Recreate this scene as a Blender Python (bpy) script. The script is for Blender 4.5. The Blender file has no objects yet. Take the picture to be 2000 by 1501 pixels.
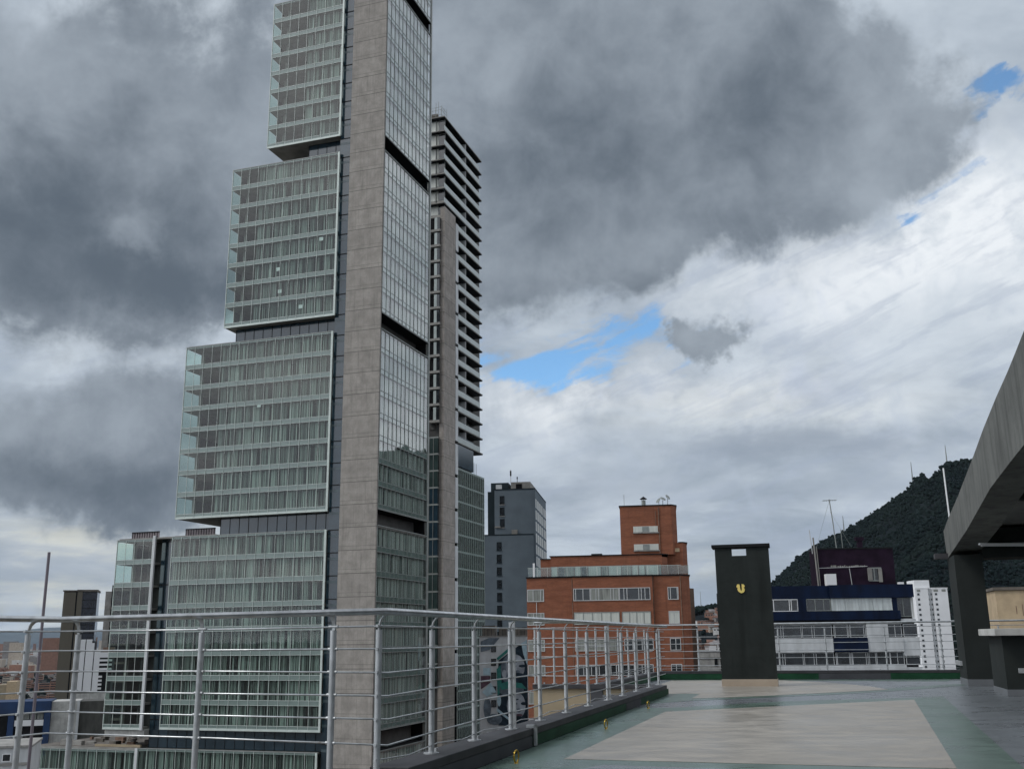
import bpy, math, random
from mathutils import Vector, Matrix
rnd = random.Random(11)
SC = bpy.context.scene
COL = SC.collection
# ------------------------------------------------------------------ camera
cam_d = bpy.data.cameras.new("camera")
cam = bpy.data.objects.new("camera", cam_d)
COL.objects.link(cam)
PITCH, ROLL = 0.243366998, -0.0117108349
fw = Vector((0, math.cos(PITCH), math.sin(PITCH)))
rt = Vector((1, 0, 0)); upv = rt.cross(fw)
r2 = math.cos(ROLL) * rt + math.sin(ROLL) * upv
u2 = -math.sin(ROLL) * rt + math.cos(ROLL) * upv
m = Matrix(((r2.x, u2.x, -fw.x, 0), (r2.y, u2.y, -fw.y, 0), (r2.z, u2.z, -fw.z, 1.35), (0, 0, 0, 1)))
cam.matrix_world = m
cam_d.sensor_width = 36.0
cam_d.lens = 35.955
cam_d.clip_start = 0.1
cam_d.clip_end = 90000.0
SC.camera = cam
SC.view_settings.view_transform = 'Standard'
SC.view_settings.look = 'None'
SC.view_settings.exposure = 0.0
SC.view_settings.gamma = 1.0
SC.render.film_transparent = False
SC.cycles.max_bounces = 8
SC.cycles.diffuse_bounces = 3
SC.cycles.glossy_bounces = 4
SC.cycles.transparent_max_bounces = 14
SC.cycles.volume_bounces = 0
SC.cycles.caustics_reflective = False
SC.cycles.caustics_refractive = False
SC.cycles.use_denoising = True

# ------------------------------------------------------------------ node helpers
class NT:
    def __init__(s, tree):
        s.t = tree; s.n = tree.nodes; s.l = tree.links
    def new(s, typ, **kw):
        n = s.n.new(typ)
        for k, v in kw.items():
            setattr(n, k, v)
        return n
    def put(s, sock, v):
        if v is None: return
        if isinstance(v, bpy.types.NodeSocket): s.l.new(v, sock)
        else: sock.default_value = v
    def math(s, op, a, b=None, c=None, clamp=False):
        n = s.new('ShaderNodeMath', operation=op, use_clamp=clamp)
        s.put(n.inputs[0], a)
        if b is not None: s.put(n.inputs[1], b)
        if c is not None: s.put(n.inputs[2], c)
        return n.outputs[0]
    def vmath(s, op, a, b=None):
        n = s.new('ShaderNodeVectorMath', operation=op)
        s.put(n.inputs[0], a)
        if b is not None: s.put(n.inputs[1], b)
        return n.outputs['Value'] if op in ('LENGTH', 'DOT_PRODUCT', 'DISTANCE') else n.outputs[0]
    def maprange(s, v, a, b, c=0.0, d=1.0, smooth=True):
        n = s.new('ShaderNodeMapRange', interpolation_type='SMOOTHSTEP' if smooth else 'LINEAR')
        s.put(n.inputs[0], v)
        for i, q in zip((1, 2, 3, 4), (a, b, c, d)): s.put(n.inputs[i], q)
        return n.outputs[0]
    def mix(s, f, a, b, blend='MIX'):
        n = s.new('ShaderNodeMix', data_type='RGBA', blend_type=blend)
        s.put(n.inputs[0], f)
        s.put(n.inputs[6], (*a, 1) if isinstance(a, tuple) and len(a) == 3 else a)
        s.put(n.inputs[7], (*b, 1) if isinstance(b, tuple) and len(b) == 3 else b)
        return n.outputs[2]
    def noise(s, vec, scale, detail=4.0, rough=0.5, dist=0.0, color=False):
        n = s.new('ShaderNodeTexNoise')
        if vec is not None: s.put(n.inputs['Vector'], vec)
        n.inputs['Scale'].default_value = scale
        n.inputs['Detail'].default_value = detail
        n.inputs['Roughness'].default_value = rough
        n.inputs['Distortion'].default_value = dist
        return n.outputs['Color' if color else 'Fac']

def s2l(r, g, b):
    f = lambda c: (c / 255 / 12.92) if c / 255 <= 0.04045 else ((c / 255 + 0.055) / 1.055) ** 2.4
    return (f(r), f(g), f(b))

# ------------------------------------------------------------------ world: daylight sky behind two cloud layers
# cloud masses: (azimuth, elevation, radius in azimuth, radius in elevation, amount), degrees
DARK = [(-27.0, 23.6, 13.47, 9.46, 0.9), (-17.2, 22.0, 8.6, 6.02, 0.75), (-21.6, 18.4, 7.45, 3.15, 0.35), (-6.2, 32.9, 14.9, 8.6, 0.8), (4.9, 29.2, 12.03, 7.45, 0.95), (15.6, 27.5, 9.46, 6.59, 1.0), (20.8, 25.4, 6.3, 4.01, 0.5), (0.1, 20.2, 9.17, 4.01, 0.7), (8.3, 20.8, 5.16, 2.58, 0.4), (-25.1, 9.6, 9.46, 4.3, 0.95), (-18.9, 10.2, 4.87, 4.58, 0.6), (11.9, 15.9, 2.15, 1.49, 0.95), (4.7, 12.7, 1.72, 1.0, 0.3)]
BAND = [(4.3, 8.5, 12.03, 1.72, 0.45), (18.2, 9.8, 10.89, 1.58, 0.5), (13.9, 6.2, 14.33, 1.29, 0.25), (-23.7, 12.6, 9.46, 2.58, 0.6), (-24.0, 3.2, 7.16, 0.86, 0.3)]
SHADE = [(-24.3, 20.1, 10.89, 4.87, 0.85), (-19.4, 18.6, 4.58, 2.01, 0.4), (-24.5, 8.3, 8.6, 2.29, 0.6), (10.4, 26.7, 12.03, 4.3, 0.12), (1.6, 18.2, 7.45, 2.29, 0.3), (-27.8, 30.2, 7.45, 3.72, -0.5), (-21.3, 21.3, 1.72, 1.29, -0.5), (-3.0, 33.0, 5.16, 4.3, -0.3), (9.8, 31.8, 8.6, 2.58, -0.1), (23.5, 27.0, 3.44, 4.58, -0.25)]
BLUE = [(4.5, 15.3, 7.45, 1.78, 0.85), (0.0, 14.2, 4.01, 1.09, 0.75), (9.2, 16.5, 3.72, 1.29, 0.55), (27.9, 26.6, 2.58, 0.86, 0.9), (26.6, 26.1, 2.01, 0.72, 0.7), (21.8, 21.3, 1.09, 0.52, 0.8), (23.0, 22.6, 1.72, 0.63, 0.45), (25.1, 23.1, 1.72, 0.57, 0.35), (11.3, 3.1, 1.72, 0.72, 0.0)]
WARM = [(-24.1, 3.4, 10.89, 3.72, 1.0), (11.1, 3.5, 3.72, 1.43, 0.5), (13.0, 12.1, 11.46, 1.72, 0.25)]
WHITE = [(9.6, 23.2, 3.15, 1.0, 0.5), (21.8, 18.9, 12.03, 4.3, 1.0), (11.6, 12.4, 12.03, 2.01, 0.6), (27.2, 21.2, 5.73, 4.3, 0.6), (1.8, 12.8, 3.44, 2.58, 0.6), (-22.7, 16.1, 4.58, 1.15, 0.25)]
SUN_ELEV, SUN_AZ = math.radians(48), math.radians(-108)   # sun behind the cloud, to the rear left
world = bpy.data.worlds.new("World"); SC.world = world
world.use_nodes = True
wt = NT(world.node_tree)
for n in list(wt.n): wt.n.remove(n)
tc = wt.new('ShaderNodeTexCoord')
D = wt.vmath('NORMALIZE', tc.outputs['Generated'])
sep = wt.new('ShaderNodeSeparateXYZ'); wt.l.new(D, sep.inputs[0])
DEG = 57.29578
az = wt.math('MULTIPLY', wt.math('ARCTAN2', sep.outputs[0], sep.outputs[1]), DEG)
el = wt.math('MULTIPLY', wt.math('ARCSINE', sep.outputs[2]), DEG)
cmb = wt.new('ShaderNodeCombineXYZ'); wt.l.new(az, cmb.inputs[0]); wt.l.new(el, cmb.inputs[1])
AE = cmb.outputs[0]
# billow warp of the cloud outlines
wn = wt.noise(D, 7.0, 7.0, 0.62, color=True)
warp = wt.vmath('MULTIPLY', wt.vmath('SUBTRACT', wn, (0.5, 0.5, 0.5)), (13.0, 8.0, 0.0))
AEW = wt.vmath('ADD', AE, warp)
def field(tab, src):
    acc = None
    for (a, e, ra, re, amt) in tab:
        v = wt.vmath('MULTIPLY', wt.vmath('SUBTRACT', src, (a, e, 0.0)), (1.0 / ra, 1.0 / re, 0.0))
        g = wt.maprange(wt.vmath('LENGTH', v), 0.0, 1.45, amt, 0.0)
        acc = g if acc is None else wt.math('ADD', acc, g)
    return acc
f_dark, f_band, f_shade = field(DARK, AEW), field(BAND, AEW), field(SHADE, AEW)
f_blue, f_warm, f_white = field(BLUE, AEW), field(WARM, AE), field(WHITE, AEW)
# layered cloud texture: stretched towards the horizon like a flat cloud deck
zz = wt.math('ADD', sep.outputs[2], 0.16)
cx = wt.math('DIVIDE', sep.outputs[0], zz); cy = wt.math('DIVIDE', sep.outputs[1], zz)
cd = wt.new('ShaderNodeCombineXYZ'); wt.l.new(cx, cd.inputs[0]); wt.l.new(cy, cd.inputs[1]); wt.l.new(sep.outputs[2], cd.inputs[2])
deck = wt.noise(cd.outputs[0], 1.6, 10.0, 0.58, 0.3)
fine = wt.noise(D, 16.0, 8.0, 0.6, 0.2)
soft = wt.noise(D, 5.0, 4.0, 0.5)
band_n = wt.noise(wt.vmath('MULTIPLY', D, (4.0, 4.0, 22.0)), 1.0, 7.0, 0.6, 0.4)
ca_, sa_ = math.cos(math.radians(20)), math.sin(math.radians(20))
du = wt.vmath('DOT_PRODUCT', AEW, (ca_ * 0.16, sa_ * 0.16, 0)); dv = wt.vmath('DOT_PRODUCT', AE, (-sa_ * 0.85, ca_ * 0.85, 0))
wc_ = wt.new('ShaderNodeCombineXYZ'); wt.l.new(du, wc_.inputs[0]); wt.l.new(dv, wc_.inputs[1])
wisp = wt.noise(wc_.outputs[0], 1.0, 9.0, 0.62, 0.5)
# blue gaps
nis = wt.new('ShaderNodeTexSky', sky_type='NISHITA'); nis.sun_disc = False
nis.sun_elevation = SUN_ELEV; nis.sun_rotation = SUN_AZ; nis.altitude = 2600.0
blue_sky = wt.mix(1.0, nis.outputs[0], (1.45, 2.0, 2.1), 'MULTIPLY')
K10 = 10.0
def c10(r, g, b, k=1.0):
    a = s2l(r, g, b); return (a[0] * K10 * k, a[1] * K10 * k, a[2] * K10 * k)
# bright upper cloud
base = wt.mix(wt.maprange(deck, 0.32, 0.68), c10(150, 163, 178), c10(205, 215, 225))
base = wt.mix(wt.math('MULTIPLY', f_white, wt.maprange(fine, 0.25, 0.62), clamp=True), base, c10(238, 243, 248))
base = wt.mix(wt.math('MULTIPLY', wt.math('MINIMUM', f_warm, 1.0), wt.maprange(band_n, 0.35, 0.7, 0.15, 0.75)), base, c10(222, 218, 196))
low = wt.maprange(el, 13.0, 4.0)
base = wt.mix(wt.math('MULTIPLY', low, wt.maprange(band_n, 0.62, 0.36, 0.0, 0.75)), base, c10(150, 162, 177))
lil = wt.maprange(wt.noise(D, 9.0, 6.0, 0.6, 0.6), 0.5, 0.68, 0.0, 0.6)
base = wt.mix(wt.math('MULTIPLY', lil, wt.math('MINIMUM', f_white, 1.0)), base, c10(190, 202, 228))
base = wt.mix(wt.math('MULTIPLY', wt.maprange(wisp, 0.46, 0.66, 0.0, 0.42), wt.maprange(el, 26.0, 20.0)), base, c10(165, 177, 196))
base = wt.mix(wt.math('MULTIPLY', wt.maprange(fine, 0.55, 0.72, 0.0, 0.5), wt.maprange(el, 30.0, 24.0)), base, c10(180, 192, 208))
gap = wt.maprange(wt.math('ADD', f_blue, wt.math('MULTIPLY', wt.math('SUBTRACT', wisp, 0.5), 3.4)), 0.15, 1.1, 0.0, 0.92)
gap = wt.math('MULTIPLY', gap, wt.maprange(f_blue, 0.04, 0.22))
col = wt.mix(gap, base, blue_sky)
# grey bands, then the dark low cloud masses
bandf = wt.maprange(wt.math('ADD', f_band, wt.math('MULTIPLY', wt.math('SUBTRACT', band_n, 0.5), 1.2)), 0.2, 0.75, 0.0, 0.8)
col = wt.mix(bandf, col, c10(148, 159, 174))
shade = wt.math('ADD', f_shade, wt.math('MULTIPLY', wt.math('SUBTRACT', soft, 0.5), 1.7))
shade = wt.math('ADD', shade, wt.math('MULTIPLY', wt.math('SUBTRACT', fine, 0.5), 1.3))
dark_c = wt.mix(wt.maprange(shade, -0.6, 0.9), c10(160, 170, 181), c10(93, 104, 116))
dens = wt.math('ADD', f_dark, wt.math('MULTIPLY', wt.math('SUBTRACT', fine, 0.5), 0.85))
dens = wt.math('ADD', dens, wt.math('MULTIPLY', wt.math('SUBTRACT', soft, 0.5), 0.5))
cov = wt.maprange(dens, 0.18, 0.60)
col = wt.mix(cov, col, dark_c)
# the overcast behind and beside the viewer is brighter
f_left = wt.math('MULTIPLY', wt.maprange(az, -42.0, -75.0), wt.maprange(az, -165.0, -120.0))
f_right = wt.math('MULTIPLY', wt.maprange(az, 31.0, 42.0), wt.maprange(az, 125.0, 90.0))
side_f = wt.maprange(wt.math('ABSOLUTE', az), 31.0, 60.0)
rear = wt.mix(wt.maprange(deck, 0.35, 0.7), c10(195, 203, 214, 1.0), c10(240, 243, 248, 1.25))
gain = wt.math('ADD', 0.85, wt.math('ADD', wt.math('MULTIPLY', f_left, 1.15), wt.math('MULTIPLY', f_right, 0.7)))
gv = wt.new('ShaderNodeCombineXYZ')
for q_ in range(3): wt.l.new(gain, gv.inputs[q_])
rear = wt.mix(1.0, rear, gv.outputs[0], 'MULTIPLY')
col = wt.mix(side_f, col, rear)
zen = wt.maprange(el, 42.0, 65.0, 0.0, 0.8)
col = wt.mix(zen, col, c10(205, 213, 224, 1.2))
col = wt.mix(wt.maprange(el, -0.3, -3.0), col, c10(70, 78, 84))
bg = wt.new('ShaderNodeBackground'); wt.l.new(col, bg.inputs[0]); bg.inputs[1].default_value = 0.1
wo = wt.new('ShaderNodeOutputWorld'); wt.l.new(bg.outputs[0], wo.inputs[0])
world.cycles.sampling_method = 'MANUAL'; world.cycles.sample_map_resolution = 512

sun_d = bpy.data.lights.new("sun", 'SUN'); sun_d.energy = 1.35; sun_d.angle = math.radians(14); sun_d.color = (1.0, 0.96, 0.9)
sun = bpy.data.objects.new("sun", sun_d); COL.objects.link(sun)
sv = Vector((math.sin(SUN_AZ) * math.cos(SUN_ELEV), math.cos(SUN_AZ) * math.cos(SUN_ELEV), math.sin(SUN_ELEV)))
sun.rotation_euler = (-sv).to_track_quat('-Z', 'Y').to_euler()

# ------------------------------------------------------------------ mesh helpers
class MB:
    def __init__(s): s.v = []; s.f = []; s.mi = []; s.sm = []
    def add(s, vs, fs, mi=0, smooth=False):
        o = len(s.v); s.v += [tuple(q) for q in vs]
        for f in fs:
            s.f.append(tuple(o + i for i in f)); s.mi.append(mi); s.sm.append(smooth)
        return s
    def box(s, x0, x1, y0, y1, z0, z1, mi=0):
        if x0 > x1: x0, x1 = x1, x0
        if y0 > y1: y0, y1 = y1, y0
        if z0 > z1: z0, z1 = z1, z0
        v = [(x0, y0, z0), (x1, y0, z0), (x1, y1, z0), (x0, y1, z0), (x0, y0, z1), (x1, y0, z1), (x1, y1, z1), (x0, y1, z1)]
        return s.add(v, [(0, 3, 2, 1), (4, 5, 6, 7), (0, 1, 5, 4), (1, 2, 6, 5), (2, 3, 7, 6), (3, 0, 4, 7)], mi)
    def quad(s, a, b, c, d, mi=0): return s.add([a, b, c, d], [(0, 1, 2, 3)], mi)
    def prism(s, poly, z0, z1, mi=0, top=None):
        n = len(poly)
        ar = sum(poly[i][0] * poly[(i + 1) % n][1] - poly[(i + 1) % n][0] * poly[i][1] for i in range(n))
        if ar < 0: poly = poly[::-1]
        v = [(p[0], p[1], z0) for p in poly] + [(p[0], p[1], z1) for p in poly]
        s.add(v, [tuple(range(n - 1, -1, -1))], mi)
        s.add(v, [tuple(range(n, 2 * n))], mi if top is None else top)
        return s.add(v, [(i, (i + 1) % n, n + (i + 1) % n, n + i) for i in range(n)], mi)
    def sideprism(s, prof, x0, x1, mi=0):   # profile in (y, z), extruded along x
        n = len(prof)
        v = [(x0, p[0], p[1]) for p in prof] + [(x1, p[0], p[1]) for p in prof]
        return s.add(v, [tuple(range(n - 1, -1, -1)), tuple(range(n, 2 * n))] + [(i, (i + 1) % n, n + (i + 1) % n, n + i) for i in range(n)], mi)
    def tube(s, pts, r, n=8, mi=0, r1=None, cap=True):
        pts = [Vector(p) for p in pts]; N = len(pts); vs = []
        for i, p in enumerate(pts):
            t = (pts[min(i + 1, N - 1)] - pts[max(i - 1, 0)]).normalized()
            a = Vector((0, 0, 1)) if abs(t.z) < 0.9 else Vector((0, 1, 0))
            e1 = t.cross(a).normalized(); e2 = t.cross(e1)
            rr = r if r1 is None else r + (r1 - r) * i / (N - 1)
            vs += [p + (e1 * math.cos(2 * math.pi * k / n) + e2 * math.sin(2 * math.pi * k / n)) * rr for k in range(n)]
        fs = [(i * n + k, i * n + (k + 1) % n, (i + 1) * n + (k + 1) % n, (i + 1) * n + k) for i in range(N - 1) for k in range(n)]
        s.add(vs, fs, mi, True)
        if cap: s.add(vs, [tuple(range(n))], mi); s.add(vs[-n:], [tuple(range(n - 1, -1, -1))], mi)
        return s
    def lathe(s, prof, cx=0, cy=0, n=16, mi=0):
        vs = []
        for (r, z) in prof: vs += [(cx + r * math.cos(2 * math.pi * k / n), cy + r * math.sin(2 * math.pi * k / n), z) for k in range(n)]
        return s.add(vs, [(i * n + k, i * n + (k + 1) % n, (i + 1) * n + (k + 1) % n, (i + 1) * n + k) for i in range(len(prof) - 1) for k in range(n)], mi, True)
    def build(s, name, mats, parent=None, bevel=0.0, fix=True):
        me = bpy.data.meshes.new(name)
        me.from_pydata(s.v, [], s.f)
        for mt in (mats if isinstance(mats, (list, tuple)) else [mats]): me.materials.append(mt)
        me.polygons.foreach_set('material_index', s.mi); me.polygons.foreach_set('use_smooth', s.sm)
        me.update()
        o = bpy.data.objects.new(name, me); COL.objects.link(o)
        if parent: o.parent = parent
        if bevel:
            b = o.modifiers.new('bevel', 'BEVEL'); b.width = bevel; b.segments = 2; b.limit_method = 'ANGLE'
        return o

def tag(o, label, cat, group=None):
    o['label'] = label; o['category'] = cat
    if group: o['group'] = group
    return o
def struct(o): o['kind'] = 'structure'; return o
def root(name, loc, azdeg, label, cat, group=None):
    e = bpy.data.objects.new(name, None); COL.objects.link(e)
    e.location = loc; e.rotation_euler = (0, 0, -math.radians(azdeg)); e.empty_display_size = 0.5
    return tag(e, label, cat, group)
def copy_tree(o, parent=None):
    c = o.copy(); COL.objects.link(c); c.parent = parent
    for ch in list(o.children): copy_tree(ch, c)
    return c

# ------------------------------------------------------------------ materials
def mat(name, color, rough=0.6, metal=0.0, var=0.15, scale=1.5, bump=0.0, spec=0.5, stretch=(1, 1, 1), detail=6.0, coat=0.0):
    """plain surface with mottled wear: colour varies by +-var with object-space noise"""
    mt = bpy.data.materials.new(name); mt.use_nodes = True
    t = NT(mt.node_tree); p = mt.node_tree.nodes['Principled BSDF']
    co = t.new('ShaderNodeTexCoord')
    v = t.vmath('MULTIPLY', co.outputs['Object'], stretch)
    n = t.noise(v, scale, detail, 0.6)
    lo = tuple(c * (1 - var) for c in color); hi = tuple(min(1, c * (1 + var)) for c in color)
    c = t.mix(t.maprange(n, 0.3, 0.7), lo, hi)
    t.l.new(c, p.inputs['Base Color'])
    p.inputs['Roughness'].default_value = rough; p.inputs['Metallic'].default_value = metal
    p.inputs['Specular IOR Level'].default_value = spec
    p.inputs['Coat Weight'].default_value = coat
    if bump:
        b = t.new('ShaderNodeBump'); b.inputs['Strength'].default_value = bump; b.inputs['Distance'].default_value = 0.02
        t.l.new(n, b.inputs['Height']); t.l.new(b.outputs[0], p.inputs['Normal'])
    mt['t'] = 1
    return mt

def concrete_mat(name, color, joint=None, streak=0.5, rough=0.85, joint_off=0.0, st_lo=0.5, st_hi=0.72, st_sc=1.0):
    """board-marked concrete with vertical rain streaks; joint = storey height between pour joints"""
    mt = bpy.data.materials.new(name); mt.use_nodes = True
    t = NT(mt.node_tree); p = mt.node_tree.nodes['Principled BSDF']
    co = t.new('ShaderNodeTexCoord').outputs['Object']
    a = t.noise(co, 0.7, 8.0, 0.65)
    st = t.noise(t.vmath('MULTIPLY', co, (2.6, 2.6, 0.22)), st_sc, 6.0, 0.6)
    c = t.mix(t.maprange(a, 0.3, 0.7), tuple(q * 0.76 for q in color), tuple(q * 1.16 for q in color))
    fn = t.noise(co, 5.0, 4.0, 0.7)
    c = t.mix(t.maprange(fn, 0.5, 0.7, 0.0, 0.35), c, tuple(q * 0.55 for q in color))
    c = t.mix(t.maprange(st, st_lo, st_hi, 0.0, streak), c, tuple(q * 0.33 for q in color))
    h = a
    if joint:
        s = t.new('ShaderNodeSeparateXYZ'); t.l.new(co, s.inputs[0])
        zf = t.math('FRACT', t.math('DIVIDE', t.math('ADD', s.outputs[2], joint_off), joint))
        l1 = t.math('LESS_THAN', t.math('ABSOLUTE', t.math('SUBTRACT', zf, 0.02)), 0.016)
        l2 = t.math('LESS_THAN', t.math('ABSOLUTE', t.math('SUBTRACT', zf, 0.2)), 0.011)
        c = t.mix(t.math('MULTIPLY', l1, 0.75), c, tuple(q * 0.2 for q in color))
        c = t.mix(t.math('MULTIPLY', l2, 0.5), c, tuple(q * 0.25 for q in color))
        fl = t.math('FLOOR', t.math('DIVIDE', t.math('ADD', s.outputs[2], joint_off), joint))
        w = t.new('ShaderNodeTexWhiteNoise', noise_dimensions='1D'); t.l.new(fl, w.inputs['W'])
        c = t.mix(t.math('MULTIPLY', w.outputs['Value'], 0.22), c, tuple(q * 0.6 for q in color))
        xf = t.math('FRACT', t.math('DIVIDE', t.math('ADD', s.outputs[0], t.math('MULTIPLY', w.outputs['Value'], 1.3)), 2.1))
        l3 = t.math('LESS_THAN', xf, 0.022)
        c = t.mix(t.math('MULTIPLY', l3, 0.3), c, tuple(q * 0.3 for q in color))
    t.l.new(c, p.inputs['Base Color']); p.inputs['Roughness'].default_value = rough
    b = t.new('ShaderNodeBump'); b.inputs['Strength'].default_value = 0.3; b.inputs['Distance'].default_value = 0.03
    t.l.new(h, b.inputs['Height']); t.l.new(b.outputs[0], p.inputs['Normal'])
    return mt

def brick_mat(name, c1, c2, mortar, bw=0.25, bh=0.075):
    mt = bpy.data.materials.new(name); mt.use_nodes = True
    t = NT(mt.node_tree); p = mt.node_tree.nodes['Principled BSDF']
    co = t.new('ShaderNodeTexCoord').outputs['Object']
    s = t.new('ShaderNodeSeparateXYZ'); t.l.new(co, s.inputs[0])
    cb = t.new('ShaderNodeCombineXYZ'); t.l.new(t.math('ADD', s.outputs[0], s.outputs[1]), cb.inputs[0]); t.l.new(s.outputs[2], cb.inputs[1])
    bt = t.new('ShaderNodeTexBrick'); t.l.new(cb.outputs[0], bt.inputs['Vector'])
    bt.inputs['Scale'].default_value = 1.0; bt.inputs['Brick Width'].default_value = bw; bt.inputs['Row Height'].default_value = bh
    bt.inputs['Mortar Size'].default_value = 0.008
    bt.inputs['Color1'].default_value = (*c1, 1); bt.inputs['Color2'].default_value = (*c2, 1); bt.inputs['Mortar'].default_value = (*mortar, 1)
    a = t.noise(t.vmath('MULTIPLY', co, (0.5, 0.5, 2.2)), 1.0, 7.0, 0.65)
    c = t.mix(t.maprange(a, 0.38, 0.7, 0.0, 0.55), bt.outputs[0], tuple(q * 0.42 for q in c1))
    st = t.noise(t.vmath('MULTIPLY', co, (3.0, 3.0, 0.15)), 1.0, 5.0, 0.6)
    c = t.mix(t.maprange(st, 0.56, 0.75, 0.0, 0.5), c, tuple(q * 0.3 for q in c1))
    t.l.new(c, p.inputs['Base Color']); p.inputs['Roughness'].default_value = 0.9
    return mt

def glass_mat(name, tint=(0.80, 0.88, 0.84), r0=0.06, ex=4.0, rough=0.01, gloss=(1.0, 0.99, 0.97), ripple=0.0):
    mt = bpy.data.materials.new(name); mt.use_nodes = True
    t = NT(mt.node_tree); t.n.remove(t.n['Principled BSDF'])
    tr = t.new('ShaderNodeBsdfTransparent'); tr.inputs[0].default_value = (*tint, 1)
    gl = t.new('ShaderNodeBsdfGlossy'); gl.inputs['Roughness'].default_value = rough; gl.inputs[0].default_value = (*gloss, 1)
    lw = t.new('ShaderNodeLayerWeight'); lw.inputs[0].default_value = 0.5
    fac = t.math('MULTIPLY_ADD', t.math('POWER', lw.outputs['Facing'], ex), 1.0 - r0, r0, clamp=True)
    if ripple:
        co = t.new('ShaderNodeTexCoord').outputs['Object']
        b = t.new('ShaderNodeBump'); b.inputs['Strength'].default_value = ripple; b.inputs['Distance'].default_value = 0.05
        t.l.new(t.noise(co, 0.55, 2.0), b.inputs['Height']); t.l.new(b.outputs[0], gl.inputs['Normal'])
    mx = t.new('ShaderNodeMixShader'); t.l.new(fac, mx.inputs[0]); t.l.new(tr.outputs[0], mx.inputs[1]); t.l.new(gl.outputs[0], mx.inputs[2])
    t.l.new(mx.outputs[0], t.n['Material Output'].inputs[0])
    return mt

M = {}
M['tower_conc'] = concrete_mat('tower_concrete', (0.295, 0.275, 0.25), joint=2.99, joint_off=2.2, streak=0.35)
M['conc'] = concrete_mat('grey_concrete', (0.27, 0.265, 0.25), streak=0.55)
M['conc_pale'] = concrete_mat('pale_concrete', (0.42, 0.42, 0.40), streak=0.4)
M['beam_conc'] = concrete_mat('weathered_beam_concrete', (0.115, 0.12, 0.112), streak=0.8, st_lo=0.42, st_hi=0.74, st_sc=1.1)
M['soffit'] = mat('slab_soffit', (0.22, 0.215, 0.20), 0.9, var=0.2, scale=0.6)
M['interior'] = mat('interior_grey', (0.065, 0.065, 0.062), 0.9, var=0.25, scale=0.5)
M['interior_dark'] = mat('interior_dark', (0.018, 0.018, 0.02), 0.9, var=0.3, spec=0.12)
M['curt_pale'] = mat('curtain_pale', (0.36, 0.395, 0.37), 0.9, var=0.1, scale=3, stretch=(3, 3, 0.2))
M['curt_mid'] = mat('curtain_mid', (0.13, 0.145, 0.137), 0.9, var=0.25, scale=3, stretch=(3, 3, 0.2))
M['curt_dark'] = mat('curtain_dark', (0.035, 0.04, 0.04), 0.9, var=0.3, scale=3, stretch=(3, 3, 0.2))
M['glass_front'] = glass_mat('curtain_wall_glass', (0.77, 0.88, 0.835), 0.05, 4.0, ripple=0.04)
M['glass_side'] = glass_mat('side_wall_glass', (0.84, 0.91, 0.885), 0.12, 2.7, ripple=0.05)
M['spandrel'] = mat('spandrel_glass', (0.155, 0.205, 0.19), 0.18, var=0.1, scale=0.4, spec=0.7)
M['alu'] = mat('pale_aluminium', (0.47, 0.53, 0.50), 0.45, 0.1, var=0.08)
M['alu_dark'] = mat('weathered_aluminium', (0.22, 0.24, 0.23), 0.5, 0.2, var=0.15)
M['blue_glass'] = mat('dark_blue_glass', (0.018, 0.036, 0.050), 0.12, var=0.25, scale=0.35, spec=0.8)
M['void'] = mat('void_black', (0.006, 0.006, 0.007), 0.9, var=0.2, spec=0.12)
M['bal_glass'] = mat('frosted_balustrade', (0.36, 0.41, 0.40), 0.3, var=0.08, scale=0.8)
M['steel'] = mat('brushed_steel', (0.50, 0.515, 0.52), 0.32, 0.85, var=0.12, scale=6.0)
M['steel_mat'] = mat('painted_silver_steel', (0.42, 0.44, 0.45), 0.42, 0.35, var=0.14, scale=5.0)
M['white'] = mat('white_paint', (0.70, 0.71, 0.72), 0.6, var=0.05, scale=0.15)
M['white_dirty'] = mat('weathered_white_paint', (0.47, 0.49, 0.50), 0.7, var=0.15, scale=0.9, stretch=(1, 1, 0.3))
M['black'] = mat('black_paint', (0.012, 0.013, 0.014), 0.6, var=0.2, spec=0.12)
M['win'] = mat('window_pane', (0.022, 0.026, 0.03), 0.08, var=0.5, scale=0.8, spec=0.8)
M['win_curt'] = mat('curtained_pane', (0.20, 0.21, 0.19), 0.35, var=0.4, scale=1.4, stretch=(5, 1, 0.3))
M['win_pale'] = mat('pale_curtained_pane', (0.48, 0.50, 0.46), 0.4, var=0.12, scale=1.4, stretch=(5, 1, 0.3))
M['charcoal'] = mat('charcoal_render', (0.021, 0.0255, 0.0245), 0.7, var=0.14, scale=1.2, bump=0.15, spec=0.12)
M['charcoal_side'] = mat('charcoal_column_paint', (0.024, 0.028, 0.027), 0.7, var=0.14, scale=1.2, bump=0.15, spec=0.12)
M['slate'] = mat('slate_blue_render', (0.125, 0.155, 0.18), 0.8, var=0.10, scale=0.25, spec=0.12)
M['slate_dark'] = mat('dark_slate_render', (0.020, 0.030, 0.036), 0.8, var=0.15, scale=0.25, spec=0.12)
M['navy'] = mat('navy_blue_tiles', (0.002, 0.008, 0.028), 0.5, var=0.4, scale=0.8, stretch=(1, 1, 0.4), spec=0.15)
M['plum'] = mat('plum_render', (0.016, 0.0085, 0.018), 0.85, var=0.3, scale=0.8, spec=0.12)
M['brick'] = brick_mat('orange_red_brick', (0.275, 0.086, 0.037), (0.205, 0.064, 0.030), (0.17, 0.10, 0.07))
M['brick_dark'] = brick_mat('grey_brown_brick', (0.13, 0.075, 0.05), (0.10, 0.06, 0.042), (0.10, 0.08, 0.06))
M['tan'] = mat('tan_render', (0.28, 0.23, 0.155), 0.85, var=0.12, scale=0.9)
M['ochre'] = mat('ochre_render', (0.40, 0.31, 0.20), 0.85, var=0.15, scale=1.2)
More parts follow.
